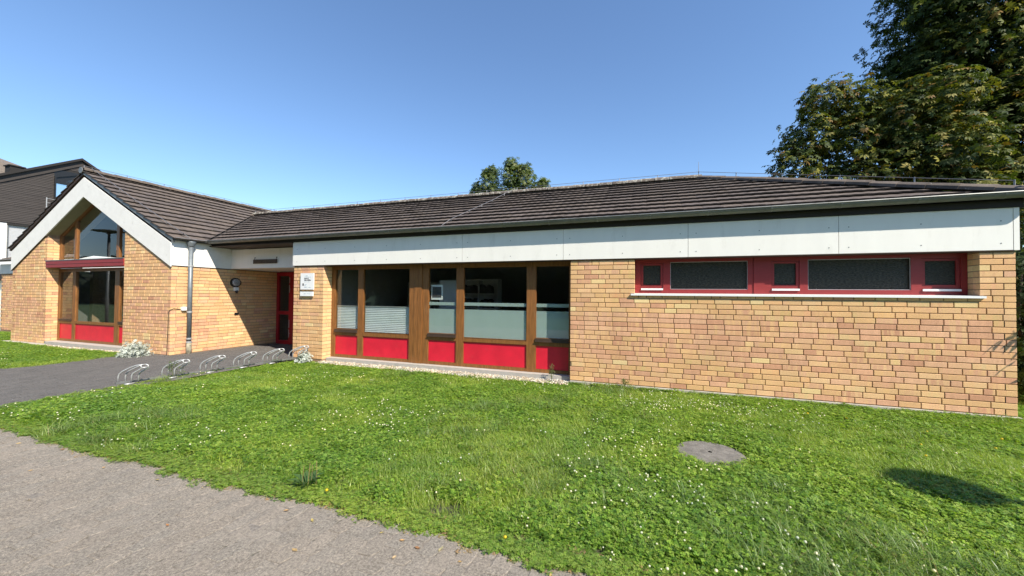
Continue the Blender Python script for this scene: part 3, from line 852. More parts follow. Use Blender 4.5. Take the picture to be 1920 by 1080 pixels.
# ------------------------------------------------------------------ plinth, sills, gravel
mb = MB(); mb.box((-5.91, -.045, -.2), (.02, .2, -.008)); part(mb, 'plinth', M_CONC)
mb = MB(); mb.box((-11.69, .10, -.06), (-5.93, .30, .035)); part(mb, 'sill', M_SILLGREY)
mb = MB(); mb.box((OPL+.0-.03, YG+.0, -.03), (OPR+.01, YG+.24, .075)); part(mb, 'sill', M_SILLGREY)

# ------------------------------------------------------------------ windows
def bars(mb, y0, y1, rects):
    for (x0, x1, z0, z1) in rects: mb.box((x0, y0, z0), (x1, y1, z1))
def window(name, frame_rects, y, depth, mat):
    mb = MB(); bars(mb, y, y+depth, frame_rects); return part(mb, name, mat)
def glass(win, x0, x1, z0, z1, y, mat=None):
    mb = MB(); mb.box((x0, y, z0), (x1, y+.006, z1)); return part(mb, 'pane', mat or M_GLASS, win)
def beads(mb, x0, x1, z0, z1, y, w=.010):
    for r in ((x0, x1, z0, z0+w), (x0, x1, z1-w, z1), (x0, x0+w, z0+w, z1-w), (x1-w, x1, z0+w, z1-w)): mb.box((r[0], y, r[2]), (r[1], y+.008, r[3]))
YW = .25; WT = 2.19
bays = [(-11.585, -10.92, 'sash', 'blind'), (-10.775, -9.523, 'fixed', 'blind'), (-9.05, -8.374, 'sash', 'film'), (-8.21, -6.828, 'fixed', 'film'), (-6.645, -5.985, 'sash', 'film')]
for k, (x0, x1, typ, cover) in enumerate(bays):
    l = (-11.695 if k == 0 else None, -10.848, -9.30, -8.292, -6.737)[k] if k == 0 else (None, -10.848, -9.20, -8.292, -6.737)[k]
    r = (-10.848, -9.523, -8.292, -6.737, -5.922)[k]
    zb = .70 if typ == 'sash' else .64
    fr = [(l+.001, x0, .037, WT), (x1, r-.001 if r > x1+.01 else x1, .037, WT), (x0, x1, WT-.085, WT), (x0, x1, .037, .095), (x0, x1, .56, .628)]
    fr = [q for q in fr if q[1]-q[0] > .005]
    win = window('window', fr, YW, .07, M_WOOD)
    if typ == 'sash':
        mb = MB(); mb.box((x0-.0, YW-.02, .63), (x1, YW+.05, zb)); mb.box((x0, YW-.035, .63), (x1, YW-.02, .648)); part(mb, 'sash_rail', M_SASH, win)
    glass(win, x0, x1, zb, WT-.085, YW+.03)
    mb = MB(); mb.box((x0, YW+.025, .095), (x1, YW+.05, .56)); part(mb, 'infill_panel', M_RED, win)
    mb = MB(); beads(mb, x0, x1, .095, .56, YW+.012); beads(mb, x0, x1, zb, WT-.085, YW+.012); part(mb, 'glazing_bead', M_WOOD, win)
    if cover == 'blind':
        mb = MB(); n = 28; zt = 1.235; z0b = zb+.02
        pts = [(z0b+(zt-z0b)*i/n, YW+.06+(.008 if i % 2 else 0)) for i in range(n+1)]
        for i in range(n): mb.face([(x0+.015, pts[i][1], pts[i][0]), (x1-.015, pts[i][1], pts[i][0]), (x1-.015, pts[i+1][1], pts[i+1][0]), (x0+.015, pts[i+1][1], pts[i+1][0])])
        part(mb, 'pleated_blind', M_BLIND, win)
        mb = MB(); mb.box((x0+.012, YW+.05, zt), (x1-.012, YW+.08, zt+.018)); part(mb, 'blind_rail', M_STEEL, win)
    else:
        mb = MB(); mb.box((x0+.002, YW+.038, zb), (x1-.002, YW+.041, 1.225)); mb.box((x0+.002, YW+.038, 1.305), (x1-.002, YW+.041, 1.372)); part(mb, 'frosted_film', M_FILM, win)
# boarded post between bays two and three
for x0, x1 in ((-9.521, -9.405), (-9.40, -9.30), (-9.295, -9.203)):
    mb = MB(); mb.box((x0, YW-.012-.008*(x0 > -9.41), .037), (x1, YW+.07, WT)); part(mb, 'post_board', M_WOOD)
# red strip window
YR = .20; RT = 2.19; RB = 1.59
red = [('v', -4.333, -4.67), ]
mb = MB()
bars(mb, YR, YR+.07, [(-4.797, -4.70, RB, RT), (-4.33, -4.215, RB, RT), (-3.045, -2.965, RB, RT), (-2.81, -2.715, RB, RT), (-2.335, -2.225, RB, RT), (-.975, -.855, RB, RT), (-.43, -.36, RB, RT)])
bars(mb, YR+.001, YR+.069, [(-4.70, -4.33, RT-.075, RT), (-4.215, -3.045, RT-.06, RT), (-2.715, -2.335, RT-.075, RT), (-2.225, -.975, RT-.055, RT), (-.855, -.43, RT-.075, RT),
                  (-4.70, -4.33, RB, 1.645), (-4.215, -3.045, RB, 1.66), (-2.715, -2.335, RB, 1.645), (-2.225, -.975, RB, 1.66), (-.855, -.43, RB, 1.645)])
bars(mb, YR-.012, YR+.05, [(-2.963, -2.812, RB, RT)])
rw = part(mb, 'strip_window', M_REDWOOD)
for (x0, x1) in ((-4.70, -4.33), (-2.715, -2.335), (-.855, -.43)):
    mb = MB(); a, c, z0, z1 = x0+.004, x1-.004, 1.65, RT-.08
    bars(mb, YR+.012, YR+.06, [(a, a+.038, z0, z1), (c-.038, c, z0, z1), (a+.038, c-.038, z0, z0+.085), (a+.038, c-.038, z1-.03, z1)]); part(mb, 'sash', M_REDWOOD, rw)
    glass(rw, a+.038, c-.038, z0+.085, z1-.03, YR+.035, M_OBSC)
    mb = MB(); mb.box((x0+.004, YR-.02, 1.645), (x1-.004, YR-.002, 1.675)); part(mb, 'rain_rail', M_WHITEP, rw)
for (x0, x1) in ((-4.215, -3.045), (-2.225, -.975)):
    glass(rw, x0, x1, 1.66, RT-.055, YR+.035, M_OBSC)
    mb = MB(); beads(mb, x0, x1, 1.66, RT-.06, YR+.010, .008); part(mb, 'glazing_bead', M_STEEL, rw)
mb = MB(); mb.mesh([(-4.86, -.035, 1.548), (-.31, -.035, 1.548), (-.31, -.035, 1.578), (-4.86, -.035, 1.578), (-4.86, YR+.02, 1.590), (-.31, YR+.02, 1.590), (-4.86, YR+.02, 1.55), (-.31, YR+.02, 1.55)],
                  [(0, 1, 2, 3), (3, 2, 5, 4), (1, 7, 5, 2), (0, 3, 4, 6), (0, 6, 7, 1)]); part(mb, 'sill', M_WHITEP, rw)
# gable window: lower band, red transom, triangular upper lights
YT = YG+.24; yd = .07
gw = MB()
verts_x = [(-21.08, -21.0), (-20.32, -20.18), (-18.29, -18.09), (-17.46, -17.40)]
bars(gw, YT, YT+yd, [(a, c, .078, 2.19) for a, c in verts_x])
for (a, c) in ((-21.0, -20.32), (-20.18, -18.29), (-18.09, -17.46)):
    bars(gw, YT+.001, YT+yd-.001, [(a, c, .078, .135), (a, c, .60, .67), (a, c, 2.10, 2.19)])
gwo = part(gw, 'gable_window', M_WOOD)
for k, (a, c) in enumerate(((-21.0, -20.32), (-20.18, -18.29), (-18.09, -17.46))):
    zb = .72 if k != 1 else .67
    if k != 1:
        mb = MB(); mb.box((a, YT-.02, .671), (c, YT+.05, zb)); part(mb, 'sash_rail', M_SASH, gwo)
    glass(gwo, a, c, zb, 2.10, YT+.03)
    mb = MB(); mb.box((a, YT+.025, .135), (c, YT+.05, .60)); part(mb, 'infill_panel', M_RED, gwo)
    mb = MB(); beads(mb, a, c, .135, .60, YT+.012); part(mb, 'glazing_bead', M_WOOD, gwo)
mb = MB(); mb.box((OPL-.012, YG-.02, 2.21), (OPR+.004, YT+.06, 2.30)); mb.box((OPL-.012, YG-.027, 2.303), (OPR+.004, YT+.06, 2.395)); part(mb, 'transom', M_REDWOOD, gwo)
mb = MB(); mb.box((OPL-.018, YG-.035, 2.397), (OPR+.006, YT+.06, 2.420)); part(mb, 'transom_cap', M_ZINC, gwo)
mb = MB(); fb = .07
for (a, c) in ((-21.08, -20.99), (-20.30, -20.20), (-18.27, -18.15), (-17.46, -17.40)):
    za, zc = inner(a)-.002, inner(c)-.002
    vs = [(a, YT, 2.422), (c, YT, 2.422), (c, YT, zc), (a, YT, za), (a, YT+yd, 2.422), (c, YT+yd, 2.422), (c, YT+yd, zc), (a, YT+yd, za)]
    mb.mesh(vs, [(0, 1, 2, 3), (5, 4, 7, 6), (1, 5, 6, 2), (4, 0, 3, 7)])
for s in (-1, 1):
    x1 = XC+s*1.85
    za, zc = inner(XC)-.004, inner(x1)-.004
    vs = [(XC, YT+.004, za), (x1, YT+.004, zc), (x1, YT+.004, zc-fb), (XC, YT+.004, za-fb), (XC, YT+yd-.004, za), (x1, YT+yd-.004, zc), (x1, YT+yd-.004, zc-fb), (XC, YT+yd-.004, za-fb)]
    mb.mesh(vs, [(0, 1, 2, 3), (4, 7, 6, 5), (3, 2, 6, 7)])
part(mb, 'upper_frame', M_WOOD, gwo)
for (a, c) in ((-20.99, -20.30), (-20.20, -18.27), (-18.15, -17.46)):
    pts = [(a, 2.425), (c, 2.425), (c, inner(c)-.03)]+([(XC, inner(XC)-.03)] if a < XC < c else [])+[(a, inner(a)-.03)]
    mb = MB(); mb.face([(x, YT+.034, z) for x, z in pts]); part(mb, 'pane', M_GLASS, gwo)
# door at the back of the entrance
YD = 1.90
mb = MB(); bars(mb, YD, YD+.06, [(-15.49, -15.40, -.04, 2.17), (-14.98, -14.80, -.04, 2.17), (-13.45, -13.35, -.04, 2.17)])
bars(mb, YD+.001, YD+.059, [(-15.40, -14.98, -.04, .08), (-15.40, -14.98, 2.06, 2.17), (-15.40, -14.98, .87, .98), (-14.80, -13.45, 2.06, 2.17), (-14.80, -13.45, -.04, .15), (-14.80, -13.45, .95, 1.1)])
door = part(mb, 'entrance_door', M_DOOR)
glass(door, -15.40, -14.98, .08, .87, YD+.03); glass(door, -15.40, -14.98, .98, 2.06, YD+.03); glass(door, -14.80, -13.45, .15, .95, YD+.03); glass(door, -14.80, -13.45, 1.1, 2.06, YD+.03)
mb = MB()
for (z0, z1) in ((.18, .42), (.48, .72), (1.55, 1.78), (1.84, 2.02)): mb.tube([(-14.90, YD-.05, z0), (-14.90, YD-.05, z1)], .010, 8)
mb.box((-14.905, YD-.05, .3), (-14.895, YD, .31)); mb.box((-14.905, YD-.05, 1.65), (-14.895, YD, 1.66)); part(mb, 'handle', M_STEEL, door)
mb = MB(); mb.box((-13.35, YD-.002, -.1), (-12.61, YD+.2, 2.195)); part(mb, 'door_side_wall', M_MORTAR)
# cable on the gable corner
mb = MB(); mb.tube([(XG+.02, DY+.02, 1.14), (XG+.012, DY-.10, 1.10), (XG+.012, YG+.06, 1.13), (XG+.006, YG-.006, 1.10), (XG-.05, YG-.012, 1.05), (XG-.055, YG-.012, .6), (XG-.065, YG-.014, .3), (XG-.075, YG-.016, -.05)], .0065, 6); part(mb, 'cable', M_BLACK)
mb = MB(); mb.box((XG+.001, -.70, 1.08), (XG+.06, -.60, 1.17)); part(mb, 'junction_box', M_WHITEP)
mb = MB(); mb.box((XG+.001, .62, .905), (XG+.018, .73, .975)); part(mb, 'air_vent', M_BLACK)
# rooms behind the glass
mb = MB()
for (a, c) in (((-12.3, .6, -.02), (-.4, 6.6, -.01)), ((-12.3, 5.4, 0), (-.4, 5.5, 2.6)), ((-12.35, .35, 0), (-12.3, 5.5, 2.6)), ((-5.9, .6, 0), (-5.8, 5.4, 2.6)), ((-12.3, .30, 2.55), (-.4, 5.5, 2.6))): mb.box(a, c)
part(mb, 'room', M_PLAS)
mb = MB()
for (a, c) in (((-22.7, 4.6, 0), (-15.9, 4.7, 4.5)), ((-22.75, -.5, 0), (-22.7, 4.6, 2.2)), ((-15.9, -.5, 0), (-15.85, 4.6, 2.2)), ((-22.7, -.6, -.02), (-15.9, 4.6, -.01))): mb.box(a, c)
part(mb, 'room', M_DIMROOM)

# ------------------------------------------------------------------ things inside, seen through the panes
def bookcase(x, y, w, hgt, label):
    e = empty('bookcase', label, 'bookcase', (x, y, 0), 'white bookcases inside the long room')
    mb = MB()
    for a, c in ((0, .025), (w-.025, w), (w/2-.012, w/2+.012)): mb.box((x+a, y, 0), (x+c, y+.3, hgt))
    put(mb.build('side_panel', M_SHELF), e)
    for k in range(6):
        mb = MB(); z = .05+k*(hgt-.08)/5; mb.box((x+.02, y+.002, z), (x+w-.02, y+.298, z+.022)); put(mb.build('shelf', M_SHELF), e)
    mb = MB(); mb.box((x+.02, y+.28, .02), (x+w-.02, y+.297, hgt-.01)); put(mb.build('back_panel', M_SHELF), e)
    for k in range(5):
        z = .075+k*(hgt-.08)/5; u = x+.04; mb = MB()
        while u < x+w*.8:
            t = random.uniform(.02, .05); mb.box((u, y+.06, z), (u+t-.002, y+.24, z+random.uniform(.16, .25))); u += t
        put(mb.build('books', M_BOOKS), e)
bookcase(-9.35, 2.3, 1.1, 1.95, 'white bookcase behind the frosted middle panes, left end')
bookcase(-11.6, 3.2, 1.6, 1.9, 'white bookcase behind the panes with pleated blinds')
e = empty('partition_board', 'pale standing board behind the third pane of the long window', 'board', (-9.1, .9, 0))
mb = MB(); mb.box((-9.15, .9, .4), (-8.6, .93, 1.86)); put(mb.build('board', M_SHELF), e)
mb = MB(); mb.box((-9.12, .88, 0), (-9.08, .95, .4)); mb.box((-8.67, .88, 0), (-8.63, .95, .4)); put(mb.build('leg', M_STEEL), e)
mb = MB(); mb.box((-9.02, YW+.07, 1.42), (-8.74, YW+.076, 1.74))
tag(mb.build('poster', M_WHITEP), 'small framed black and white picture propped inside the third pane', 'picture')
mb = MB(); mb.box((-8.99, YW+.064, 1.47), (-8.77, YW+.069, 1.70)); q = mb.build('picture_sheet', M_BOOKS); q.parent = bpy.data.objects['poster']
e = empty('flip_chart', 'white flip chart standing behind the left gable window', 'flip chart', (-20.2, .6, 0))
mb = MB(); mb.mesh([(-20.6, .6, .75), (-19.95, .6, .75), (-19.95, .72, 1.7), (-20.6, .72, 1.7)], [(0, 1, 2, 3)]); mb.mesh([(-20.6, .63, .75), (-19.95, .63, .75), (-19.95, .75, 1.7), (-20.6, .75, 1.7)], [(3, 2, 1, 0)]); put(mb.build('board', M_WHITEP), e)
for x in (-20.55, -20.0): mb = MB(); mb.tube([(x, .55, 0), (x, .74, 1.7)], .015, 6); put(mb.build('leg', M_STEEL), e)

# ------------------------------------------------------------------ things fixed to the building
def text_rows(mb, x0, z0, rows, y):
    """rows of tiny letter-like strokes: (x, z, width, height)"""
    for (x, z, w, hh) in rows:
        u = x
        while u < x+w:
            t = hh*random.uniform(.35, .8); 
            if random.random() < .86:
                mb.box((x0+u, y-.0015, z0+z), (x0+min(u+t*.75, x+w), y, z0+z+hh*random.choice((.75, 1., 1.))))
            u += t
sx, sz, sy = -12.352, 1.622, -.045
e = empty('information_sign', 'white rectangular notice sign on the brick pier beside the entrance, upper of two', 'sign', (sx, -.03, sz))
mb = MB(); mb.box((sx, sy, sz), (sx+.40, sy+.022, sz+.385)); put(mb.build('sign_panel', M_WHITEP), e)
mb = MB(); mb.box((sx+.05, sy+.022, sz+.05), (sx+.35, -.002, sz+.33)); put(mb.build('sign_spacer', M_STEEL), e)
mb = MB(); text_rows(mb, sx, sz, [(.12, .245, .13, .030), (.12, .205, .20, .032)], sy); mb.box((sx+.065, sy-.0015, sz+.09), (sx+.105, sy, sz+.145)); put(mb.build('lettering', M_INK), e)
mb = MB(); text_rows(mb, sx, sz, [(.13, .31, .09, .022), (.13, .288, .19, .010), (.12, .175, .16, .012), (.12, .11, .07, .018), (.12, .092, .05, .010), (.12, .045, .21, .010), (.12, .060, .10, .007)], sy); put(mb.build('lettering', M_INKP), e)
sz2 = 1.468
e = empty('information_sign', 'narrow white plate on the brick pier, directly below the larger notice sign', 'sign', (sx, -.03, sz2))
mb = MB(); mb.box((sx-.006, sy, sz2), (sx+.385, sy+.022, sz2+.105)); put(mb.build('sign_panel', M_WHITEP), e)
mb = MB(); mb.box((sx+.05, sy+.022, sz2+.02), (sx+.33, -.002, sz2+.085)); put(mb.build('sign_spacer', M_STEEL), e)
mb = MB(); text_rows(mb, sx, sz2, [(.10, .045, .07, .02), (.20, .05, .11, .012)], sy); put(mb.build('lettering', M_INKP), e)
e = empty('wooden_sign', 'dark weathered wooden name board hanging on the white fascia over the entrance', 'sign', (-14.17, .45, 2.36))
mb = MB(); mb.box((-14.60, .455, 2.315), (-13.745, .475, 2.425)); put(mb.build('board', simple('weathered_sign_wood', (.075, .052, .036), .8, var=.35, scale=9, vscale=(1, 1, 7))), e)
for x in (-14.56, -13.77):
    mb = MB(); mb.tube([(x, .465, 2.42), (x, .478, 2.475)], .006, 6); mb.tube([(x, .49, 2.475), (x, .470, 2.475)], .012, 6); put(mb.build('hanger', M_BLACK), e)
mb = MB(); text_rows(mb, -14.6, 2.315, [(.22, .04, .44, .035)], .4545); put(mb.build('lettering', M_BARK), e)
LY, LZ = .615, 1.815
e = empty('wall_lamp', 'round bulkhead wall lamp with black wire guard on the side wall', 'lamp', (XG, LY, LZ))
mb = MB()
def disc_x(mb, x0, x1, r0, r1, cy, cz, n=24):
    vs = [(x0, cy+r0*math.cos(2*math.pi*k/n), cz+r0*math.sin(2*math.pi*k/n)) for k in range(n)]+[(x1, cy+r1*math.cos(2*math.pi*k/n), cz+r1*math.sin(2*math.pi*k/n)) for k in range(n)]
    mb.mesh(vs, [(k, (k+1) % n, n+(k+1) % n, n+k) for k in range(n)]+[tuple(n+k for k in range(n))])
disc_x(mb, XG, XG+.055, .135, .130, LY, LZ); put(mb.build('lamp_body', M_BLACK), e)
mb = MB()
for (x0, x1, r0, r1) in ((.055, .085, .105, .098), (.085, .11, .098, .065), (.11, .118, .065, .02)): disc_x(mb, XG+x0, XG+x1, r0, r1, LY, LZ)
put(mb.build('lamp_glass', M_WHITEP), e)
mb = MB()
for k in range(-3, 4):
    o = k*.032; hh = math.sqrt(max(.0, .118**2-o*o))
    arc = [(-1, .06), (-.7, .10), (0, .13), (.7, .10), (1, .06)]
    mb.tube([(XG+dx, LY+o, LZ+t*hh) for t, dx in arc], .005, 5); mb.tube([(XG+dx, LY+t*hh, LZ+o) for t, dx in arc], .005, 5)
put(mb.build('wire_guard', M_BLACK), e)
e = empty('motion_sensor', 'small white motion sensor with black eye under the round wall lamp', 'sensor', (XG, LY+.02, 1.6))
mb = MB(); mb.box((XG+.001, LY-.035, 1.585), (XG+.075, LY+.065, 1.685)); put(mb.build('housing', M_WHITEP), e)
mb = MB(); mb.tube([(XG+.05, LY+.015, 1.59), (XG+.06, LY+.015, 1.55), (XG+.07, LY+.015, 1.515)], [.035, .036, .012], 10); put(mb.build('sensor_eye', M_BLACK), e)

# ------------------------------------------------------------------ bike rack
e = empty('bike_rack', 'row of six bent galvanised steel wheel holders on a ground rail beside the entry path', 'bike rack', (-12.6, -1.6, 0))
r0, r1 = Vector((-12.90, -3.12, 0)), Vector((-12.36, -.12, 0)); rd = (r1-r0).normalized()
mb = MB()
q = rd.cross(V(0, 0, 1)).normalized()
for (o, zz) in ((.0, .0),):
    vs = [r0+q*-.02+V(0, 0, .0), r0+q*.025+V(0, 0, .0), r0+q*.025+V(0, 0, .03), r0+q*-.02+V(0, 0, .03)]; vs += [p+(r1-r0) for p in vs]
    mb.mesh(vs, [(0, 1, 5, 4), (1, 2, 6, 5), (2, 3, 7, 6), (3, 0, 4, 7), (0, 3, 2, 1), (4, 5, 6, 7)])
put(mb.build('ground_rail', M_ZINC), e)
hd = Vector((.90, .43, 0)).normalized()
for k in range(6):
    base = r0+(r1-r0)*((k+.03)/5.35); mb = MB()
    for (o) in (-.045, .045):
        bb = base+rd*(o+.06)
        prof = [(0, 0), (.0, .10), (.02, .16), (.07, .205), (.17, .262), (.26, .302), (.31, .312), (.345, .296), (.352, .262), (.325, .23), (.27, .195), (.225, .165), (.205, .125), (.20, .0)]
        mb.tube([bb+hd*s_+V(0, 0, z_*.92+.02) for s_, z_ in prof], .0115, 8)
    for s_, z_ in ((.31, .312), (.352, .262)):
        mb.tube([base+rd*.015+hd*s_+V(0, 0, z_*.92+.02), base+rd*.105+hd*s_+V(0, 0, z_*.92+.02)], .0105, 8)
    mb.box(tuple(base+V(.19, -.0, .0)), tuple(base+V(.24, .12, .02)))
    put(mb.build('wheel_holder', M_STEEL, None, True), e)

# ------------------------------------------------------------------ manhole
e = empty('manhole_cover', 'round weathered concrete manhole cover set in the lawn', 'manhole cover', (-4.0, -2.66, -.03))
mb = MB(); n = 36
def rr(r, z, wob=0): return [(-4.0+r*math.cos(2*math.pi*k/n)*(1+wob*random.uniform(-1, 1)), -2.66+r*math.sin(2*math.pi*k/n)*(1+wob*random.uniform(-1, 1)), z) for k in range(n)]
vs = rr(.325, -.10)+rr(.32, -.032, .012)+rr(.30, -.022)+rr(.16, -.018)+rr(.02, -.018)
mb.mesh(vs, [(i*n+k, i*n+(k+1) % n, (i+1)*n+(k+1) % n, (i+1)*n+k) for i in range(4) for k in range(n)]); put(mb.build('concrete_lid', M_CONC2), e)

# ------------------------------------------------------------------ neighbour with dark cladding
XB = -32.0
nb = empty('clad_house', 'tall house with dark brown clad gable and white lower walls behind the left wing', 'house', (XB, 4, 0))
AP = (4.15, 8.33); EL = (-4.0, 4.75+.55); ER = (12.3, 4.9)
def roof_z(y): return AP[1]-(AP[1]-6.79)/(4.15-1.59)*abs(y-AP[0])
mb = MB(); zb = 4.62
prof = [(-1.2, zb), (9.5, zb), (9.5, roof_z(9.5)-.28), (AP[0], AP[1]-.28), (-1.2, roof_z(-1.2)-.28)]
mb.face([(XB, y, z) for y, z in prof]); mb.face([(XB-12, y, z) for y, z in prof][::-1])
for a, c in ((0, 4), (1, 2)): 
    (y0, z0), (y1, z1) = prof[a], prof[c]; mb.face([(XB, y0, z0), (XB-12, y0, z0), (XB-12, y1, z1), (XB, y1, z1)])
put(mb.build('wall', M_CLADLINE), nb)
rest = MB(); n = 46; WY0, WY1, WZ0, WZ1 = 3.25, 4.55, 5.55, 7.14
for i in range(n):
    z0 = zb+.02+i*.0785; z1 = z0+.073
    dy = (AP[1]-.30-z1)/((AP[1]-6.79)/(4.15-1.59)); y0, y1 = max(-1.2, AP[0]-dy), min(9.5, AP[0]+dy)
    if y1-y0 < .1: continue
    cuts = [(y0, y1)] if not (z1 > WZ0 and z0 < WZ1+.45) else [(y0, WY0), (WY1, y1)]
    for (a, c) in cuts:
        if c-a < .05: continue
        j = random.uniform(0, .01)
        rest.mesh([(XB+.012+j, a, z0), (XB+.012+j, c, z0), (XB+.004, c, z1), (XB+.004, a, z1), (XB, a, z0), (XB, c, z0)], [(0, 1, 2, 3), (4, 5, 1, 0)])
tag(put(rest.build('cladding_boards', M_CLAD), nb), kind='stuff')
mb = MB()
for s, ye in ((-1, -1.6), (1, 9.9)):
    z1, z0 = AP[1], roof_z(ye)
    q = [(XB+.18, AP[0], z1), (XB+.18, ye, z0), (XB-12, ye, z0), (XB-12, AP[0], z1)]; q2 = [(x, y, z-.12) for x, y, z in q]
    mb.mesh(q+q2, [(0, 1, 2, 3), (7, 6, 5, 4), (0, 4, 5, 1), (1, 5, 6, 2)])
put(mb.build('roof', M_CLADLINE), nb)
mb = MB()
for s, ye in ((-1, -1.5), (1, 9.8)):
    z1, z0 = AP[1]-.13, roof_z(ye)-.13
    mb.mesh([(XB+.06, AP[0], z1), (XB+.06, ye, z0), (XB+.06, ye, z0-.28), (XB+.06, AP[0], z1-.28), (XB+.01, AP[0], z1-.28), (XB+.01, ye, z0-.28)], [(0, 1, 2, 3), (3, 2, 5, 4)])
put(mb.build('verge_board', M_CLAD), nb)
mb = MB(); mb.box((XB+.001, WY0, WZ0), (XB+.01, WY1, WZ1+.38)); mb.box((XB+.01, WY0, WZ0), (XB+.09, WY0+.05, WZ1+.03)); mb.box((XB+.01, WY1-.05, WZ0), (XB+.09, WY1, WZ1+.3)); mb.box((XB+.01, WY0+.05, 6.83), (XB+.07, WY1-.05, 6.97)); mb.mesh([(XB+.07, WY0, WZ1-.05), (XB+.07, WY0+.9, WZ1+.32), (XB+.07, WY0+.9, WZ1+.42), (XB+.07, WY0, WZ1+.03)], [(0, 1, 2, 3)])
wnd = put(mb.build('window', M_BLACK), nb)
mb = MB(); mb.box((XB+.012, WY0+.05, WZ0), (XB+.02, WY1-.05, 6.83)); w2 = mb.build('pane', simple('sky_bright_pane', (.55, .66, .70), .06, metal=.85, var=.02)); w2.parent = wnd; w2.matrix_parent_inverse = Matrix.Identity(4)
mb = MB(); mb.mesh([(XB+.02, WY0+.40, 6.98), (XB+.02, WY1-.5, 6.98), (XB+.02, WY1-.5, 7.28)], [(0, 1, 2)]); w2 = mb.build('pane', M_GLASS); w2.parent = wnd
mb = MB()
for z in (5.55, 5.75, 5.95): mb.tube([(XB+.35, WY0-.35, z), (XB+.35, WY1, z)], .012, 6)
for y in (WY0-.35, WY0-.05): mb.tube([(XB+.02, y, 5.2), (XB+.35, y, 5.4), (XB+.35, y, 6.0)], .02, 6)
put(mb.build('railing', M_STEEL), nb)
mb = MB(); mb.box((XB-11.9, -1.1, -.2), (XB-.03, 9.4, zb)); put(mb.build('lower_wall', simple('white_clapboard', (.70, .69, .66), .8, var=.06, scale=4, vscale=(.5, .5, 9))), nb)
mb = MB(); mb.box((XB-.03, 1.85, 3.0), (XB+.03, 1.88, zb-.05)); mb.box((XB-.03, 2.95, 3.0), (XB+.05, 3.05, zb-.12))
shf = put(mb.build('shutter_guide', M_ZINC), nb)
mb = MB()
for i in range(26): mb.mesh([(XB-.012, 1.89, 3.0+i*.06), (XB-.012, 2.94, 3.0+i*.06), (XB+.0, 2.94, 3.05+i*.06), (XB+.0, 1.89, 3.05+i*.06)], [(0, 1, 2, 3)])
tag(put(mb.build('shutter_slats', M_SHUT), nb), kind='stuff')
mb = MB(); mb.box((XB-.02, 1.84, zb-.10), (XB+.10, 2.96, zb-.02)); put(mb.build('shutter_box', M_CLADLINE), nb)
mb = MB(); mb.box((XB-2.6, 2.55, roof_z(2.5)-.2), (XB-2.1, 3.0, roof_z(2.9)+.10)); mb.box((XB-2.65, 2.5, roof_z(2.9)+.10), (XB-2.05, 3.05, roof_z(2.9)+.15)); put(mb.build('chimney', M_CLADLINE), nb)
# farther roof behind it
fh = empty('far_house', 'house far behind the dark clad gable with only its brown roof showing', 'house', (-70, 12, 0))
mb = MB(); mb.mesh([(-82, 9, 12), (-60, 12.5, 10.6), (-60, 14, 11.7), (-82, 14, 19.1), (-82, 22, 12), (-60, 22, 10.6)], [(0, 1, 2, 3), (3, 2, 5, 4)]); put(mb.build('roof', M_OLDROOF), fh)
mb = MB(); mb.box((-79, 14, 0), (-60, 23, 12.0)); put(mb.build('wall', M_PLAS), fh)
# low white garden wall piece and dark garage left of the wing
sh = empty('garage', 'white low garage with dark door at the far left behind the wing', 'garage', (-31, 2, 0))
mb = MB(); mb.box((-31.6, 1.2, -.2), (-29.2, 4.5, 1.95)); put(mb.build('wall', M_WHITE), sh)
mb = MB(); mb.box((-31.75, 1.0, 1.95), (-29.05, 4.6, 2.35)); put(mb.build('roof', M_CLADLINE), sh)
mb = MB(); mb.box((-29.2, 1.3, -.1), (-29.15, 3.6, 1.0)); put(mb.build('door', M_CLADLINE), sh)

# ================================================================== PLANTS
def rot_from(n):
    """rotation matrices whose z is n (k,3), random spin"""
    n = n/np.linalg.norm(n, axis=1, keepdims=True); k = len(n)
    r = rng.normal(size=(k, 3)); x = np.cross(r, n); x /= np.linalg.norm(x, axis=1, keepdims=True); y = np.cross(n, x)
    return np.stack([x, y, n], -1)
def palm_leaf(nl, size, droop=.35):
    """palmate leaf: nl leaflets of two folded quads each"""
    vs, fs = [], []
    for k in range(nl):
        a = (k-(nl-1)/2)*math.radians(250/nl); L = size*(1-.22*abs(k-(nl-1)/2)/(nl/2)); w = L*.20
        d = np.array([math.cos(a), math.sin(a), 0]); s = np.array([-d[1], d[0], 0])
        def P(t, o, up): return d*L*t+s*w*o+np.array([0, 0, up*L-droop*L*t*t])
        b0 = len(vs); vs += [P(.06, 0, 0), P(.62, -1, .06), P(.62, 0, 0), P(.62, 1, .06), P(1.0, 0, 0)]
        fs += [(b0, b0+1, b0+4, b0+2), (b0, b0+2, b0+4, b0+3)]
    return np.array(vs), np.array(fs)
def scatter(template, centers, normals, scales, spin=True):
    tv, tf = template; R = rot_from(normals)
    v = np.einsum('kij,nj->kni', R, tv)*scales[:, None, None]+centers[:, None, :]
    f = tf[None]+(np.arange(len(centers))*len(tv))[:, None, None]
    return v.reshape(-1, 3), f.reshape(-1, tf.shape[1]), len(tf)
def lobe_points(lobes, n, shell=.55):
    vol = np.array([(a*b2*c)**(2/3) for (_, (a, b2, c)) in lobes]); pr = vol/vol.sum()
    idx = rng.choice(len(lobes), n, p=pr); d = rng.normal(size=(n, 3)); d /= np.linalg.norm(d, axis=1, keepdims=True)
    r = shell+(1-shell)*rng.random(n)**.7
    c = np.array([l[0] for l in lobes])[idx]; rad = np.array([l[1] for l in lobes])[idx]
    # uneven surface: clumps
    bumps = 1+.16*np.sin(d[:, 0]*7+idx*1.7)*np.sin(d[:, 1]*6+idx)+.10*np.sin(d[:, 2]*11+idx*2.3)
    return c+d*rad*(r*bumps)[:, None], d
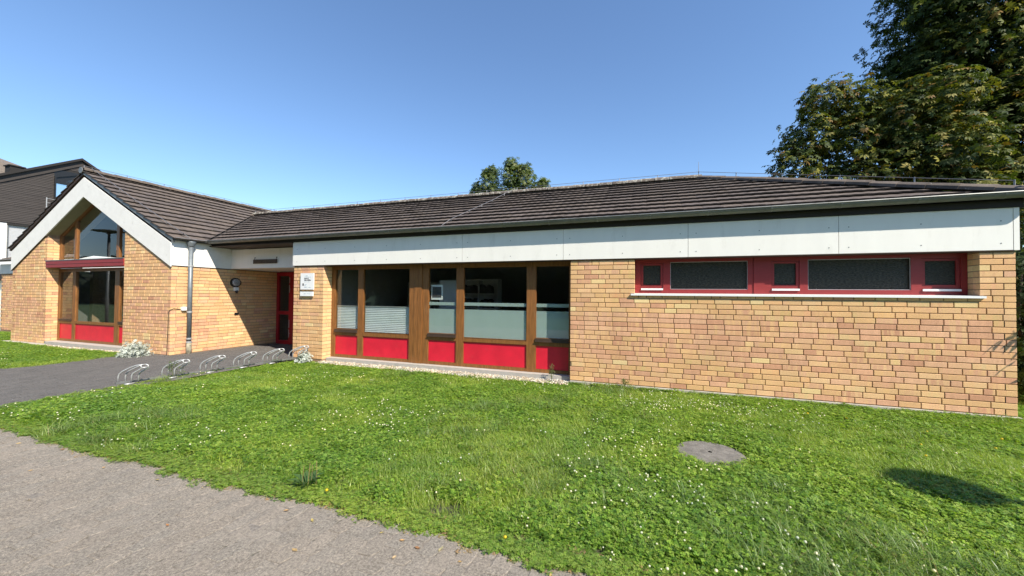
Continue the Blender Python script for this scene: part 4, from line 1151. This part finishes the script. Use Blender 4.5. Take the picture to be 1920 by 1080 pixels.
def limb(mb, pts, r0, r1):
    n = len(pts); mb.tube(pts, [r0+(r1-r0)*i/(n-1) for i in range(n)], 9)
def tree(name, label, base, lobes, nleaf, templ, size, palette, mat, trunk_pts, r0, limbs, up=.9, shell=.5, cat='tree', group=None, shade_palette=None):
    e = empty(name, label, cat, base, group)
    c, d = lobe_points(lobes, nleaf, shell)
    nrm = d*.7+np.array([0, 0, up])+rng.normal(size=(nleaf, 3))*.42
    v, f, per = scatter(templ, c, nrm, size*rng.uniform(.75, 1.2, nleaf))
    pal = np.array([p[:3] for p in palette]); w = np.array([p[3] for p in palette]); w = w/w.sum()
    cl = pal[rng.choice(len(pal), nleaf, p=w)]*rng.uniform(.8, 1.2, (nleaf, 1))
    if shade_palette:                                   # near boughs keep sunlit gold; farther ones get shade as darker leaf colour
        pal2 = np.array(shade_palette); far = c[:, 1] > 8.5
        cl[far] = pal2[rng.integers(0, len(pal2), far.sum())]*rng.uniform(.8, 1.2, (far.sum(), 1))
    put(np_mesh('crown', v, f, mat, cols=np.repeat(cl, per, 0)), e)
    mb = MB(); limb(mb, trunk_pts, r0, r0*.55); put(mb.build('trunk', M_BARK, None, True), e)
    for (pts, a, b2) in limbs: mb = MB(); limb(mb, pts, a, b2); put(mb.build('limb', M_BARK, None, True), e)
    return e
LOBES_R = [((-.15, 7.4, 5.7), (.75, .9, .75)), ((.35, 7.6, 6.6), (.95, 1., .8)), ((.75, 7.6, 7.7), (.8, .9, .75)), ((1.3, 7.5, 6.2), (1.1, 1.1, 1.1)),
           ((1.6, 7.8, 7.6), (.9, 1., .7)), ((2.4, 7.2, 6.6), (1.1, 1.1, 1.1)), ((3.1, 7.0, 7.2), (1., 1., .8)), ((2.3, 7.1, 5.3), (1.2, 1., .9)), ((3.3, 6.8, 5.6), (1.1, 1., 1.1)), ((1.1, 7.4, 5.0), (1.1, 1., .7)), ((3.4, 7.0, 4.5), (1.3, 1., .8)), ((2.2, 7.6, 4.3), (1.4, .9, .7)),
           ((5.2, 9.6, 10.6), (2.2, 2.3, 2.2)), ((4.9, 9.8, 12.5), (1.6, 2., 1.8)), ((6.6, 9.8, 9.2), (2.4, 2.2, 2.2)), ((4.2, 9.7, 9.3), (1.3, 1.5, 1.2)), ((6.5, 10, 12.5), (2.6, 2.4, 2.2)), ((6.0, 9.0, 6.7), (2., 2., 1.8)), ((5.2, 8.6, 4.6), (1.6, 1.8, 1.5)), ((3.9, 9.5, 7.9), (1.6, 1.6, 1.2)),
           ((7.5, 8.5, 5.0), (2., 2., 2.)), ((4.6, 8.2, 2.6), (1.6, 1.6, 1.3)), ((8.5, 10, 8.5), (2.3, 2.3, 2.4)), ((5.5, 11, 8.2), (3., 1.5, 3.))]
PALM = palm_leaf(6, 1.0)
tree('chestnut_tree', 'large dark chestnut tree with browning leaves over the right end of the roof', (6.0, 10.5, -.1), LOBES_R, 33000, PALM, .155,
     [(.045, .068, .016, 4.2), (.085, .105, .020, 3.4), (.16, .16, .030, 2.6), (.16, .10, .028, .9), (.028, .044, .014, 3.), (.25, .225, .07, .7)], M_LEAF,
     [(6.0, 10.5, -.2), (6.0, 10.4, 2.5), (5.8, 10.2, 5.), (5.7, 10., 8.5)], .42,
     [([(5.9, 10.3, 3.4), (4.5, 9.2, 4.9), (2.4, 7.9, 5.9), (.6, 7.5, 6.3)], .17, .03), ([(5.8, 10.1, 5.5), (4.6, 9.8, 8), (4.2, 9.7, 11)], .16, .04), ([(5.8, 10.2, 5.), (7.2, 10, 7.8), (7.6, 10, 10.5)], .16, .04)], .8, shade_palette=[(.030, .050, .014), (.040, .062, .016), (.024, .040, .012), (.06, .08, .02)])
LOBES_M = [((-12.0, 14, 9.15), (.5, .6, .45)), ((-13.3, 14, 8.85), (.45, .6, .4)), ((-11.2, 14, 8.75), (.5, .6, .4)), ((-14.25, 14, 8.0), (.35, .5, .35)), ((-10.1, 14, 7.95), (.35, .5, .3)), ((-13.43, 14, 8.15), (.75, .8, .75)), ((-12.1, 14, 8.35), (.62, .8, .65)), ((-11.35, 14.1, 8.2), (.85, .8, .62)), ((-10.35, 14, 7.6), (.55, .6, .5)), ((-14.1, 14, 7.5), (.6, .6, .5)), ((-12.6, 14.2, 7.3), (1.4, 1.2, .8)), ((-11.3, 14.2, 7.2), (1.4, 1.2, .8)), ((-12.3, 14.3, 6), (2.4, 1.6, 1.4)), ((-13.6, 14, 8.75), (.35, .4, .3)), ((-12.2, 14, 9.0), (.32, .4, .3)), ((-11.6, 14, 8.85), (.3, .4, .25))]
tree('round_tree', 'round leafy green tree top rising behind the ridge of the brick building', (-12.3, 14.3, -.1), LOBES_M, 7200, palm_leaf(5, 1.0, .2), .15,
     [(.12, .155, .038, 4), (.17, .19, .048, 2), (.075, .10, .026, 2)], M_LEAF2,
     [(-12.3, 14.3, -.2), (-12.3, 14.3, 3), (-12.25, 14.3, 6.5)], .22,
     [([(-12.3, 14.3, 5), (-13.3, 14.1, 6.8), (-13.5, 14, 8.1)], .09, .02), ([(-12.3, 14.3, 5.2), (-11.5, 14.1, 6.9), (-11.3, 14, 8.2)], .09, .02)], .7, .35)
# dark shrub beyond the right corner
tree('evergreen_shrub', 'dark green shrub growing round the right hand corner of the brick building', (2.1, 3.0, -.1), [((1.7, 2.4, 1.3), (.9, 1.2, 1.4)), ((2.4, 3.5, 2.0), (1., 1.2, 1.6)), ((1.6, 3.6, .8), (.9, 1., .9)), ((2.9, 1.9, .9), (.9, .9, 1.1)), ((1.2, 1.3, .5), (.5, .6, .6)), ((2.4, 5.2, 2.2), (1.2, 1.2, 2.)), ((1.9, 6.6, 2.4), (1.4, 1., 2.2))], 7000, palm_leaf(5, 1., .25), .12,
     [(.03, .05, .015, 4), (.06, .08, .02, 1), (.022, .035, .012, 3)], M_LEAF, [(2.1, 3, -.2), (2.1, 3, 1.0), (2.2, 3.1, 2.)], .08, [([(2.1, 3, .3), (1.6, 2.4, 1.2), (1.6, 2.3, 2.)], .04, .01)], .7, .4, 'shrub')
# sprig that throws its leafy shadow on the end of the wall
mb = MB(); e = empty('young_elder', 'thin young shrub stem with narrow leaves just beyond the right end of the wall', 'shrub', (.95, -.35, -.06))
mb.tube([(.95, -.35, -.08), (.93, -.38, .8), (.85, -.40, 1.5), (.72, -.42, 1.95)], [.012, .010, .007, .003], 6); put(mb.build('stem', M_BARK), e)
cs = []; ns = []
for k in range(9):
    t = .62+.38*k/8; cs.append((.93-.22*(t-.5)*2+random.uniform(-.13, .10), -.39+random.uniform(-.10, .10), .15+1.75*t)); ns.append((random.uniform(-.6, .6), random.uniform(-.6, .3), .8))
v, f, per = scatter(palm_leaf(5, 1., .3), np.array(cs), np.array(ns), np.full(9, .13)); put(np_mesh('foliage', v, f, M_LEAF, cols=np.tile([[.05, .08, .02]], (len(f), 1))), e)

# far trees on the other side of the road, seen only in the glass
cs = []
for k in range(132):
    x = -145+(k % 66)*2.35+1.1*(k//66); y = -27-4*(k//66)+random.uniform(-2, 2); hgt = random.uniform(8, 11) if x > -42 else random.uniform(5.2, 6.4)
    cs.append(((x, y, hgt*.5), (random.uniform(2.2, 3.0), 1.6, hgt*.55)))
c, d = lobe_points(cs, 44000, .4); quad = (np.array([[-1, -.6, 0], [1, -.6, 0], [1, .6, 0], [-1, .6, 0]]), np.array([[0, 1, 2, 3]]))
v, f, per = scatter(quad, c, d+rng.normal(size=d.shape)*.5, rng.uniform(.32, .58, 44000))
tag(np_mesh('far_trees', v, f, M_LEAF2, cols=np.repeat(np.array([[.018, .030, .010]])*rng.uniform(.6, 1.5, (44000, 1)), per, 0)), kind='stuff')

# silver shrubs by the walls
def silver_bush(x, y, r, hgt, n, label):
    e = empty('silver_shrub', label, 'shrub', (x, y, -.03))
    c = []; nn = []
    for k in range(n):
        d = rng.normal(size=3); d[2] = abs(d[2]); d /= np.linalg.norm(d); t = (.35+.65*rng.random()**.5)*(1+.22*math.sin(d[0]*9+2)*math.sin(d[1]*8+d[2]*7))
        c.append((x+d[0]*r*t, y+d[1]*r*t, -.02+d[2]*hgt*t)); nn.append(d*.5+rng.normal(size=3)*.6)
    lobed = palm_leaf(5, 1.0, -.1)
    v, f, per = scatter(lobed, np.array(c), np.array(nn), rng.uniform(.028, .062, n))
    put(np_mesh('foliage', v, f, M_SILVER, cols=np.repeat(np.array([[.46, .49, .45]])*rng.uniform(.7, 1.2, (n, 1)), per, 0)), e)
    mb = MB()
    for k in range(9):
        a = k*.7; mb.tube([(x, y, -.05), (x+r*.5*math.cos(a), y+r*.5*math.sin(a), hgt*.55)], .006, 5)
    put(mb.build('stems', M_SILVER), e)
silver_bush(-16.10, -1.30, .29, .37, 620, 'large silver leaved bush at the corner of the left lawn under the gable window')
silver_bush(-11.98, -.24, .15, .22, 230, 'small silver leaved bush at the foot of the pier beside the bike rack')

# gravel strips
def gravel(name, x0, x1, y0, y1, n, z, rmax=.022):
    ico_v = []; 
    t = (1+5**.5)/2
    pv_ = np.array([(-1, t, 0), (1, t, 0), (-1, -t, 0), (1, -t, 0), (0, -1, t), (0, 1, t), (0, -1, -t), (0, 1, -t), (t, 0, -1), (t, 0, 1), (-t, 0, -1), (-t, 0, 1)], float)/1.9
    pf = np.array([(0, 11, 5), (0, 5, 1), (0, 1, 7), (0, 7, 10), (0, 10, 11), (1, 5, 9), (5, 11, 4), (11, 10, 2), (10, 7, 6), (7, 1, 8), (3, 9, 4), (3, 4, 2), (3, 2, 6), (3, 6, 8), (3, 8, 9), (4, 9, 5), (2, 4, 11), (6, 2, 10), (8, 6, 7), (9, 8, 1)])
    pv_[:, 2] *= .6
    c = np.c_[rng.uniform(x0, x1, n), rng.uniform(y0, y1, n), z+rng.uniform(-.01, .012, n)]
    v, f, per = scatter((pv_, pf), c, rng.normal(size=(n, 3))*.4+np.array([0, 0, 1]), rng.uniform(.008, rmax, n))
    pal = np.array([(.56, .48, .38), (.42, .34, .26), (.62, .57, .49), (.30, .24, .18), (.50, .38, .28)])
    cl = pal[rng.integers(0, 5, n)]
    return tag(np_mesh(name, v, f, M_PEBBLE, cols=np.repeat(cl, per, 0), smooth=True), kind='stuff')
mb = MB()
mb.face([(-11.72, -.17, -.055), (-5.92, -.17, -.055), (-5.92, .2, -.055), (-11.72, .2, -.055)]); mb.face([(-23.4, -1.5, -.04), (XG+.0, -1.5, -.04), (XG+.0, YG+.02, -.04), (-23.4, YG+.02, -.04)])
tag(mb.build('gravel_bed', M_CONC), kind='structure')
gravel('gravel', -11.72, -5.93, -.21, .10, 3600, -.045)
gravel('gravel', -21.6, -15.55, -1.40, -.90, 3000, -.028, .024)
mb = MB(); mb.box((-23.6, -1.12, -.06), (-21.0, YG-.02, .012)); tag(mb.build('paved_strip', M_CONC), kind='structure')

# ------------------------------------------------------------------ lawn
def blade_set(n, rad, hmin, hmax, wid, bend, seg=3, pal=None):
    vs, fs, cols = [], [], []
    for k in range(n):
        a = random.uniform(0, 6.283); r = rad*math.sqrt(random.random()); x, y = r*math.cos(a), r*math.sin(a)
        hh = random.uniform(hmin, hmax); b_ = random.uniform(.2, 1.)*bend*hh; az = random.uniform(0, 6.283); dx, dy = math.cos(az), math.sin(az)
        w = wid*random.uniform(.7, 1.25); face = az+math.pi/2+random.uniform(-.5, .5); sx_, sy_ = math.cos(face)*w/2, math.sin(face)*w/2
        b0 = len(vs)
        for i in range(seg+1):
            t = i/seg; px = x+dx*b_*t*t; py = y+dy*b_*t*t; pz = hh*(t-.25*bend*t*t*t*.9); ww = (1-t*t*.92)
            vs += [(px-sx_*ww, py-sy_*ww, pz), (px+sx_*ww, py+sy_*ww, pz)]
        c = np.array(random.choice(pal))*random.uniform(.8, 1.2)
        for i in range(seg): fs.append((b0+2*i, b0+2*i+1, b0+2*i+3, b0+2*i+2)); cols.append(c)
    return vs, fs, cols
def clover_set(n, rad, hmin, hmax, size, pal, flowers=0):
    vs, fs, cols = [], [], []
    for k in range(n):
        a = random.uniform(0, 6.283); r = rad*math.sqrt(random.random()); cx, cy = r*math.cos(a), r*math.sin(a); hh = random.uniform(hmin, hmax)
        s = size*random.uniform(.7, 1.25); sp = random.uniform(0, 6.283); tx, ty = random.uniform(-.45, .45), random.uniform(-.45, .45)
        c = np.array(random.choice(pal))*random.uniform(.75, 1.25)
        for l in range(3):
            an = sp+l*2.094; d = (math.cos(an), math.sin(an)); q = (-d[1], d[0]); b0 = len(vs)
            for (t, o, up) in ((.05, 0, 0), (.62, -.55, .10), (1.0, -.30, .05), (.90, 0, 0), (1.0, .30, .05), (.62, .55, .10)):
                px = (d[0]*t+q[0]*o)*s; py = (d[1]*t+q[1]*o)*s; vs.append((cx+px, cy+py, hh+up*s+tx*px+ty*py))
            fs += [(b0, b0+1, b0+2, b0+3), (b0, b0+3, b0+4, b0+5)]; cols += [c, c]
    return vs, fs, cols
def flower_set(n, rad, hmin, hmax, size, col):
    vs, fs, cols = [], [], []
    for k in range(n):
        a = random.uniform(0, 6.283); r = rad*math.sqrt(random.random()); cx, cy = r*math.cos(a), r*math.sin(a); hh = random.uniform(hmin, hmax); s = size*random.uniform(.7, 1.2)
        nn = 6; b0 = len(vs)
        for (z, rr_) in ((-.7, .45), (-.15, 1.), (.5, .8), (.9, .25)):
            for j in range(nn): vs.append((cx+math.cos(j*6.283/nn)*s*rr_, cy+math.sin(j*6.283/nn)*s*rr_, hh+z*s))
        for i in range(3):
            for j in range(nn): fs.append((b0+i*nn+j, b0+i*nn+(j+1) % nn, b0+(i+1)*nn+(j+1) % nn, b0+(i+1)*nn+j)); cols.append(np.array(col)*(.6 if i == 0 else random.uniform(.85, 1.1)))
        b0 = len(vs); vs += [(cx-.001, cy, 0), (cx+.001, cy, 0), (cx+.001, cy, hh-.5*s), (cx-.001, cy, hh-.5*s)]; fs.append((b0, b0+1, b0+2, b0+3)); cols.append(np.array((.06, .09, .02)))
    return vs, fs, cols
GP = [(.225, .335, .038), (.28, .38, .052), (.155, .26, .034), (.35, .40, .11)]
GP2 = [(.16, .24, .06), (.21, .285, .09), (.13, .20, .05)]
CP = [(.15, .265, .030), (.20, .32, .038), (.095, .19, .026), (.27, .37, .07)]
STRAW = [(.46, .36, .18), (.38, .30, .15), (.30, .27, .10), (.34, .22, .11)]
def merge(*sets):
    vs, fs, cs_ = [], [], []
    for (v, f, c) in sets:
        n = len(vs); vs += v; fs += [tuple(i+n for i in q) for q in f]; cs_ += list(c)
    return np.array(vs), np.array(fs), np.array(cs_)
TEMPL = []
def templ(kind, data): TEMPL.append(np_mesh('lawn_'+kind, data[0], data[1], M_GRASS, cols=data[2], link=False))
for k in range(3): templ('grass', merge(blade_set(130, .115, .03, .085, .0038, .95, 3, GP)))                                   # 0-2 short grass
for k in range(3): templ('clover', merge(clover_set(135, .115, .018, .062, .0112, CP), blade_set(45, .115, .03, .085, .0036, .9, 3, GP)))  # 3-5 clover
for k in range(2): templ('tussock', merge(blade_set(60, .10, .09, .21, .0052, 1.25, 4, GP2), blade_set(4, .10, .1, .2, .004, 1.2, 4, STRAW)))  # 6-7 long grass
for k in range(2): templ('clover_flower', merge(flower_set(2, .10, .055, .095, .0080, (.74, .71, .60))))                          # 8-9
templ('yellow_flower', merge(flower_set(1, .03, .05, .09, .011, (.75, .55, .02))))                                             # 10
templ('litter', merge(blade_set(26, .08, .004, .014, .0045, 4.0, 3, STRAW), clover_set(7, .08, .004, .010, .009, STRAW)))                                                  # 11
templ('creeping', merge(clover_set(26, .07, .008, .022, .011, CP+[(.12, .16, .03)]), blade_set(10, .07, .015, .04, .0035, 1.3, 3, GP)))  # 12
def lawn_points(mask, x0, x1, y0, y1, dens, near=True):
    n = int((x1-x0)*(y1-y0)*dens); x = rng.uniform(x0, x1, n); y = rng.uniform(y0, y1, n); k = mask(x, y); return x[k], y[k]
PX, PY, PZ, PI, PS = [], [], [], [], []
SOILZ = -.07
def emit(x, y, idx, sc, z=None):
    PX.append(x); PY.append(y); PI.append(idx); PS.append(sc); PZ.append((np.where(x > -15, -.034-.06*np.clip((y-PATH_Y)/4.45, 0, 1), -.03)-.006) if z is None else z)
def fill(mask, x0, x1, y0, y1, seed, far=False):
    x, y = lawn_points(mask, x0, x1, y0, y1, 235)
    cl = vnoise(x, y, .55, seed)*.6+vnoise(x, y, 1.7, seed+1)*.4
    man = (x+4.0)**2+(y+2.66)**2 < (.375+.025*np.sin(np.arctan2(y+2.66, x+4.0)*3+1))**2
    keep = ~man; x, y, cl = x[keep], y[keep], cl[keep]
    isc = rng.random(len(x)) < np.clip((cl-.47)*5+.5, .08, .90)
    idx = np.where(isc, rng.integers(3, 6, len(x)), rng.integers(0, 3, len(x)))
    lift = np.clip((y+4.8)/.4, .55, 1.0) if not far else np.ones(len(x))
    sc = rng.uniform(.75, 1.25, len(x))*lift*(.85+.4*vnoise(x, y, .8, seed+5))
    emit(x, y, idx, sc)
    # clover flowers in drifts
    x, y = lawn_points(mask, x0, x1, y0, y1, 60)
    p_ = np.clip((vnoise(x, y, .7, seed+9)-.52)*2.6, .05, 1.)
    p_ = np.maximum(p_, np.exp(-(((x+3.9)/1.3)**2+((y+.85)/.55)**2))*1.8)
    k = (rng.random(len(x)) < p_*.58) & ((x+4.0)**2+(y+2.66)**2 > .45**2); emit(x[k], y[k], rng.integers(8, 10, k.sum()), rng.uniform(.8, 1.25, k.sum()))
fill(main_lawn_mask, -13.2, 7, -5.0, 2.5, 31)
fill(left_lawn_mask, -27, -16.2, -3.5, .3, 51, True)
# long grass tussocks
x, y = lawn_points(main_lawn_mask, -13.2, 7, -5, 2.5, 85)
t = np.clip((vnoise(x, y, .8, 71)-.66)*2.5, 0, .6)
t = np.maximum(t, np.exp(-(((x+3.25)/.75)**2+((y+4.15)/.42)**2))*1.6)
t = np.maximum(t, np.exp(-(((x+6.3)/.5)**2+((y+2.0)/.5)**2))*.5)
t = np.maximum(t, np.exp(-(((x+4.9)/.45)**2+((y+1.7)/.35)**2))*.45)
k = (rng.random(len(x)) < t) & ((x+4.0)**2+(y+2.66)**2 > .48**2)
emit(x[k], y[k], rng.integers(6, 8, k.sum()), rng.uniform(.6, 1.15, k.sum()))
# yellow flowers at the right
for (fx, fy) in ((-1.9, -1.75), (-2.6, -.8), (-2.2, -.9), (-1.5, -1.1), (-2.9, -.6), (-6.9, -4.62), (-5.45, -4.72), (-1.2, -1.6), (-2.0, -2.1), (-.9, -1.2)):
    emit(np.array([fx]), np.array([fy]), np.array([10]), np.array([1.2]))
# ragged edge with cut straw on the path side
x = rng.uniform(-12.9, -3.8, 3400); y = edge_y(x)+rng.normal(0, .04, 3400)-.005
emit(x, y, np.where(rng.random(3400) < .38, 11, 12), rng.uniform(.45, 1.0, 3400), np.where(rng.random(3400) < .5, -.017, -.022))
y2 = rng.uniform(-4.4, -.3, 300); x2 = -12.66+rng.normal(0, .04, 300)+np.where(y2 > -3, .10*(y2+3)/2.6, 0)
emit(x2, y2, np.where(rng.random(300) < .4, 11, 12), rng.uniform(.5, 1., 300), np.full(300, -.012))
x = rng.uniform(-27, -16.5, 260); y = -3.3+(x+16.3)*.02+rng.normal(0, .04, 260); emit(x, y, np.full(260, 12), rng.uniform(.6, 1.1, 260), np.full(260, -.02))
# along the wall foot
x = rng.uniform(-5.9, 0, 330); y = -.075+rng.normal(0, .022, 330); emit(x, y, np.where(rng.random(330) < .3, 4, 12), rng.uniform(.4, .95, 330), np.full(330, -.06))
PX, PY, PZ, PI, PS = map(np.concatenate, (PX, PY, PZ, PI, PS))
me = bpy.data.meshes.new('lawn_grass'); me.vertices.add(len(PX)); me.vertices.foreach_set('co', np.c_[PX, PY, PZ].astype(np.float32).ravel())
me.attributes.new('idx', 'INT', 'POINT').data.foreach_set('value', PI.astype(np.int32))
me.attributes.new('scl', 'FLOAT', 'POINT').data.foreach_set('value', PS.astype(np.float32))
rot = np.c_[rng.normal(0, .08, len(PX)), rng.normal(0, .08, len(PX)), rng.uniform(0, 6.283, len(PX))].astype(np.float32)
me.attributes.new('rot', 'FLOAT_VECTOR', 'POINT').data.foreach_set('vector', rot.ravel())
lawn = bpy.data.objects.new('lawn_grass', me); COL.objects.link(lawn)
tag(lawn, 'short green lawn of grass and flowering white clover in front of the building', 'grass', kind='stuff')
ng = bpy.data.node_groups.new('lawn_scatter', 'GeometryNodeTree')
ng.interface.new_socket('Geometry', in_out='INPUT', socket_type='NodeSocketGeometry'); ng.interface.new_socket('Geometry', in_out='OUTPUT', socket_type='NodeSocketGeometry')
N = ng.nodes; gi = N.new('NodeGroupInput'); go = N.new('NodeGroupOutput'); iop = N.new('GeometryNodeInstanceOnPoints'); join = N.new('GeometryNodeGeometryToInstance')
m2p = N.new('GeometryNodeMeshToPoints')
for o in reversed(TEMPL):
    oi = N.new('GeometryNodeObjectInfo'); oi.inputs['Object'].default_value = o; oi.inputs['As Instance'].default_value = False
    ng.links.new(oi.outputs['Geometry'], join.inputs[0])
def named(nm, typ):
    a = N.new('GeometryNodeInputNamedAttribute'); a.data_type = typ; a.inputs['Name'].default_value = nm; return [s for s in a.outputs if s.enabled and s.name == 'Attribute'][0]
ng.links.new(gi.outputs[0], m2p.inputs[0]); ng.links.new(m2p.outputs[0], iop.inputs['Points']); ng.links.new(join.outputs[0], iop.inputs['Instance'])
iop.inputs['Pick Instance'].default_value = True
ng.links.new(named('idx', 'INT'), iop.inputs['Instance Index']); ng.links.new(named('rot', 'FLOAT_VECTOR'), iop.inputs['Rotation']); ng.links.new(named('scl', 'FLOAT'), iop.inputs['Scale'])
ng.links.new(iop.outputs[0], go.inputs[0])
lawn.modifiers.new('scatter', 'NODES').node_group = ng

# plantain weed on the lawn edge
e = empty('plantain_weed', 'broad leaved plantain with tall seed spikes on the lawn edge by the path', 'weed', (-7.18, -4.58, -.03))
vs = []; fs = []
for k in range(9):
    a = k*.74+.2; L = random.uniform(.11, .17); w = L*.32; d = np.array([math.cos(a), math.sin(a)]); q = np.array([-d[1], d[0]]); b0 = len(vs)
    for (t, o, z) in ((.1, 0, .0), (.5, -1, .05), (.5, 0, .04), (.5, 1, .05), (1., 0, .03)): vs.append((-7.18+d[0]*L*t+q[0]*w*o*.5, -4.58+d[1]*L*t+q[1]*w*o*.5, -.02+z+.05*t))
    fs += [(b0, b0+1, b0+4, b0+2), (b0, b0+2, b0+4, b0+3)]
put(np_mesh('leaves', np.array(vs), np.array(fs), M_GRASS, cols=np.tile([[.09, .15, .04]], (len(fs), 1))), e)
mb = MB()
for k in range(5): 
    x = -7.18+random.uniform(-.07, .07); y = -4.58+random.uniform(-.04, .04); mb.tube([(x, y, -.02), (x+.01, y, .10), (x+random.uniform(-.02, .03), y, random.uniform(.12, .19))], [.0012, .0018, .0025], 5)
put(mb.build('seed_spike', simple('dry_seed_spike', (.22, .15, .06), .9)), e)
# thin weeds at the bike rack and at the foot of the red panel
def stem_weed(x, y, hgt, n, label, spread=.06):
    e = empty('tall_weed', label, 'weed', (x, y, -.03)); mb = MB(); tips = []
    for k in range(n):
        q = (x+random.uniform(-spread, spread), y+random.uniform(-spread, spread)); tz = hgt*random.uniform(.6, 1)
        mb.tube([(x, y, -.05), ((x+q[0])/2, (y+q[1])/2, tz*.55), (q[0], q[1], tz)], .0025, 4); tips += [(q[0]+random.uniform(-.03, .03), q[1]+random.uniform(-.03, .03), tz*random.uniform(.35, 1.)) for _ in range(7)]
    put(mb.build('stem', simple('weed_stem', (.12, .14, .05), .9)), e)
    t = np.array(tips); v, f, per = scatter(palm_leaf(3, 1., .2), t, rng.normal(size=t.shape)*.5+np.array([0, 0, 1]), rng.uniform(.025, .055, len(t)))
    put(np_mesh('foliage', v, f, M_GRASS, cols=np.tile([[.10, .14, .045]], (len(f), 1))), e)
stem_weed(-12.66, -2.42, .34, 6, 'tall wispy weed growing through the second wheel holder', .12)
stem_weed(-6.25, -.02, .26, 4, 'thin dry weed in the gravel before the shaded red panel')
stem_weed(-4.95, -.10, .16, 4, 'small brownish weed at the wall foot under the left end of the strip window', .05)

# fallen leaves on the path
LEAFCOL = [(.42, .27, .13), (.46, .36, .20), (.30, .16, .08), (.42, .32, .12), (.40, .30, .19)]
spots = [(-9.98, -4.86), (-9.1, -4.95), (-8.4, -4.93), (-6.22, -4.88), (-6.05, -4.90), (-5.92, -4.93), (-5.78, -4.89), (-5.62, -4.95), (-5.3, -5.0), (-8.9, -5.45), (-7.6, -5.3), (-6.6, -5.2), (-6.0, -5.05), (-7.02, -4.90), (-10.6, -4.93), (-5.1, -4.88), (-6.75, -4.93), (-9.6, -5.2)]
for k, (x, y) in enumerate(spots):
    mb = MB(); a = random.uniform(0, 6.283); L = random.uniform(.012, .026); w = L*.5; c = random.choice(LEAFCOL)
    d = V(math.cos(a), math.sin(a), 0); q = V(-d.y, d.x, 0); o = V(x, y, -.013)
    P = lambda t, s_, z_: o+d*L*t+q*w*s_+V(0, 0, z_)
    pts = [P(-1, 0, .001), P(-.3, -.9, .006), P(.4, -.75, .004), P(1, 0, .007), P(.4, .75, .002), P(-.3, .9, .004), P(0, 0, .0)]
    mb.mesh(pts, [(0, 1, 6), (1, 2, 6), (2, 3, 6), (3, 4, 6), (4, 5, 6), (5, 0, 6)], c)
    tag(mb.build('fallen_leaf', M_DEAD), 'small curled brown leaf lying on the paving near the lawn edge', 'leaf', 'fallen leaves along the path edge')

# ------------------------------------------------------------------ street lamps out of frame: one mirrored in the gable glass, one shading the lawn
def street_lamp(x, y, hgt, r, label):
    e = empty('street_lamp', label, 'street lamp', (x, y, -.05))
    mb = MB(); mb.tube([(x, y, -.1), (x, y, 1.2), (x, y, hgt-.12)], [.075, .06, .045], 14); put(mb.build('post', M_ZINC, None, True), e)
    mb = MB(); mb.lathe([(.05, -.14), (.09, -.10), (.10, -.03), (r, -.02), (r, .0), (r*.55, .05), (.03, .07)], (x, y, hgt), 28); put(mb.build('lamp_head', M_ZINC), e)
street_lamp(-27.95, -4.80, 4.3, .58, 'street lamp with flat disc head mirrored in the upper gable window')
street_lamp(1.60, -4.97, 4.3, .33, 'street lamp with disc head whose shadow lies on the lawn')
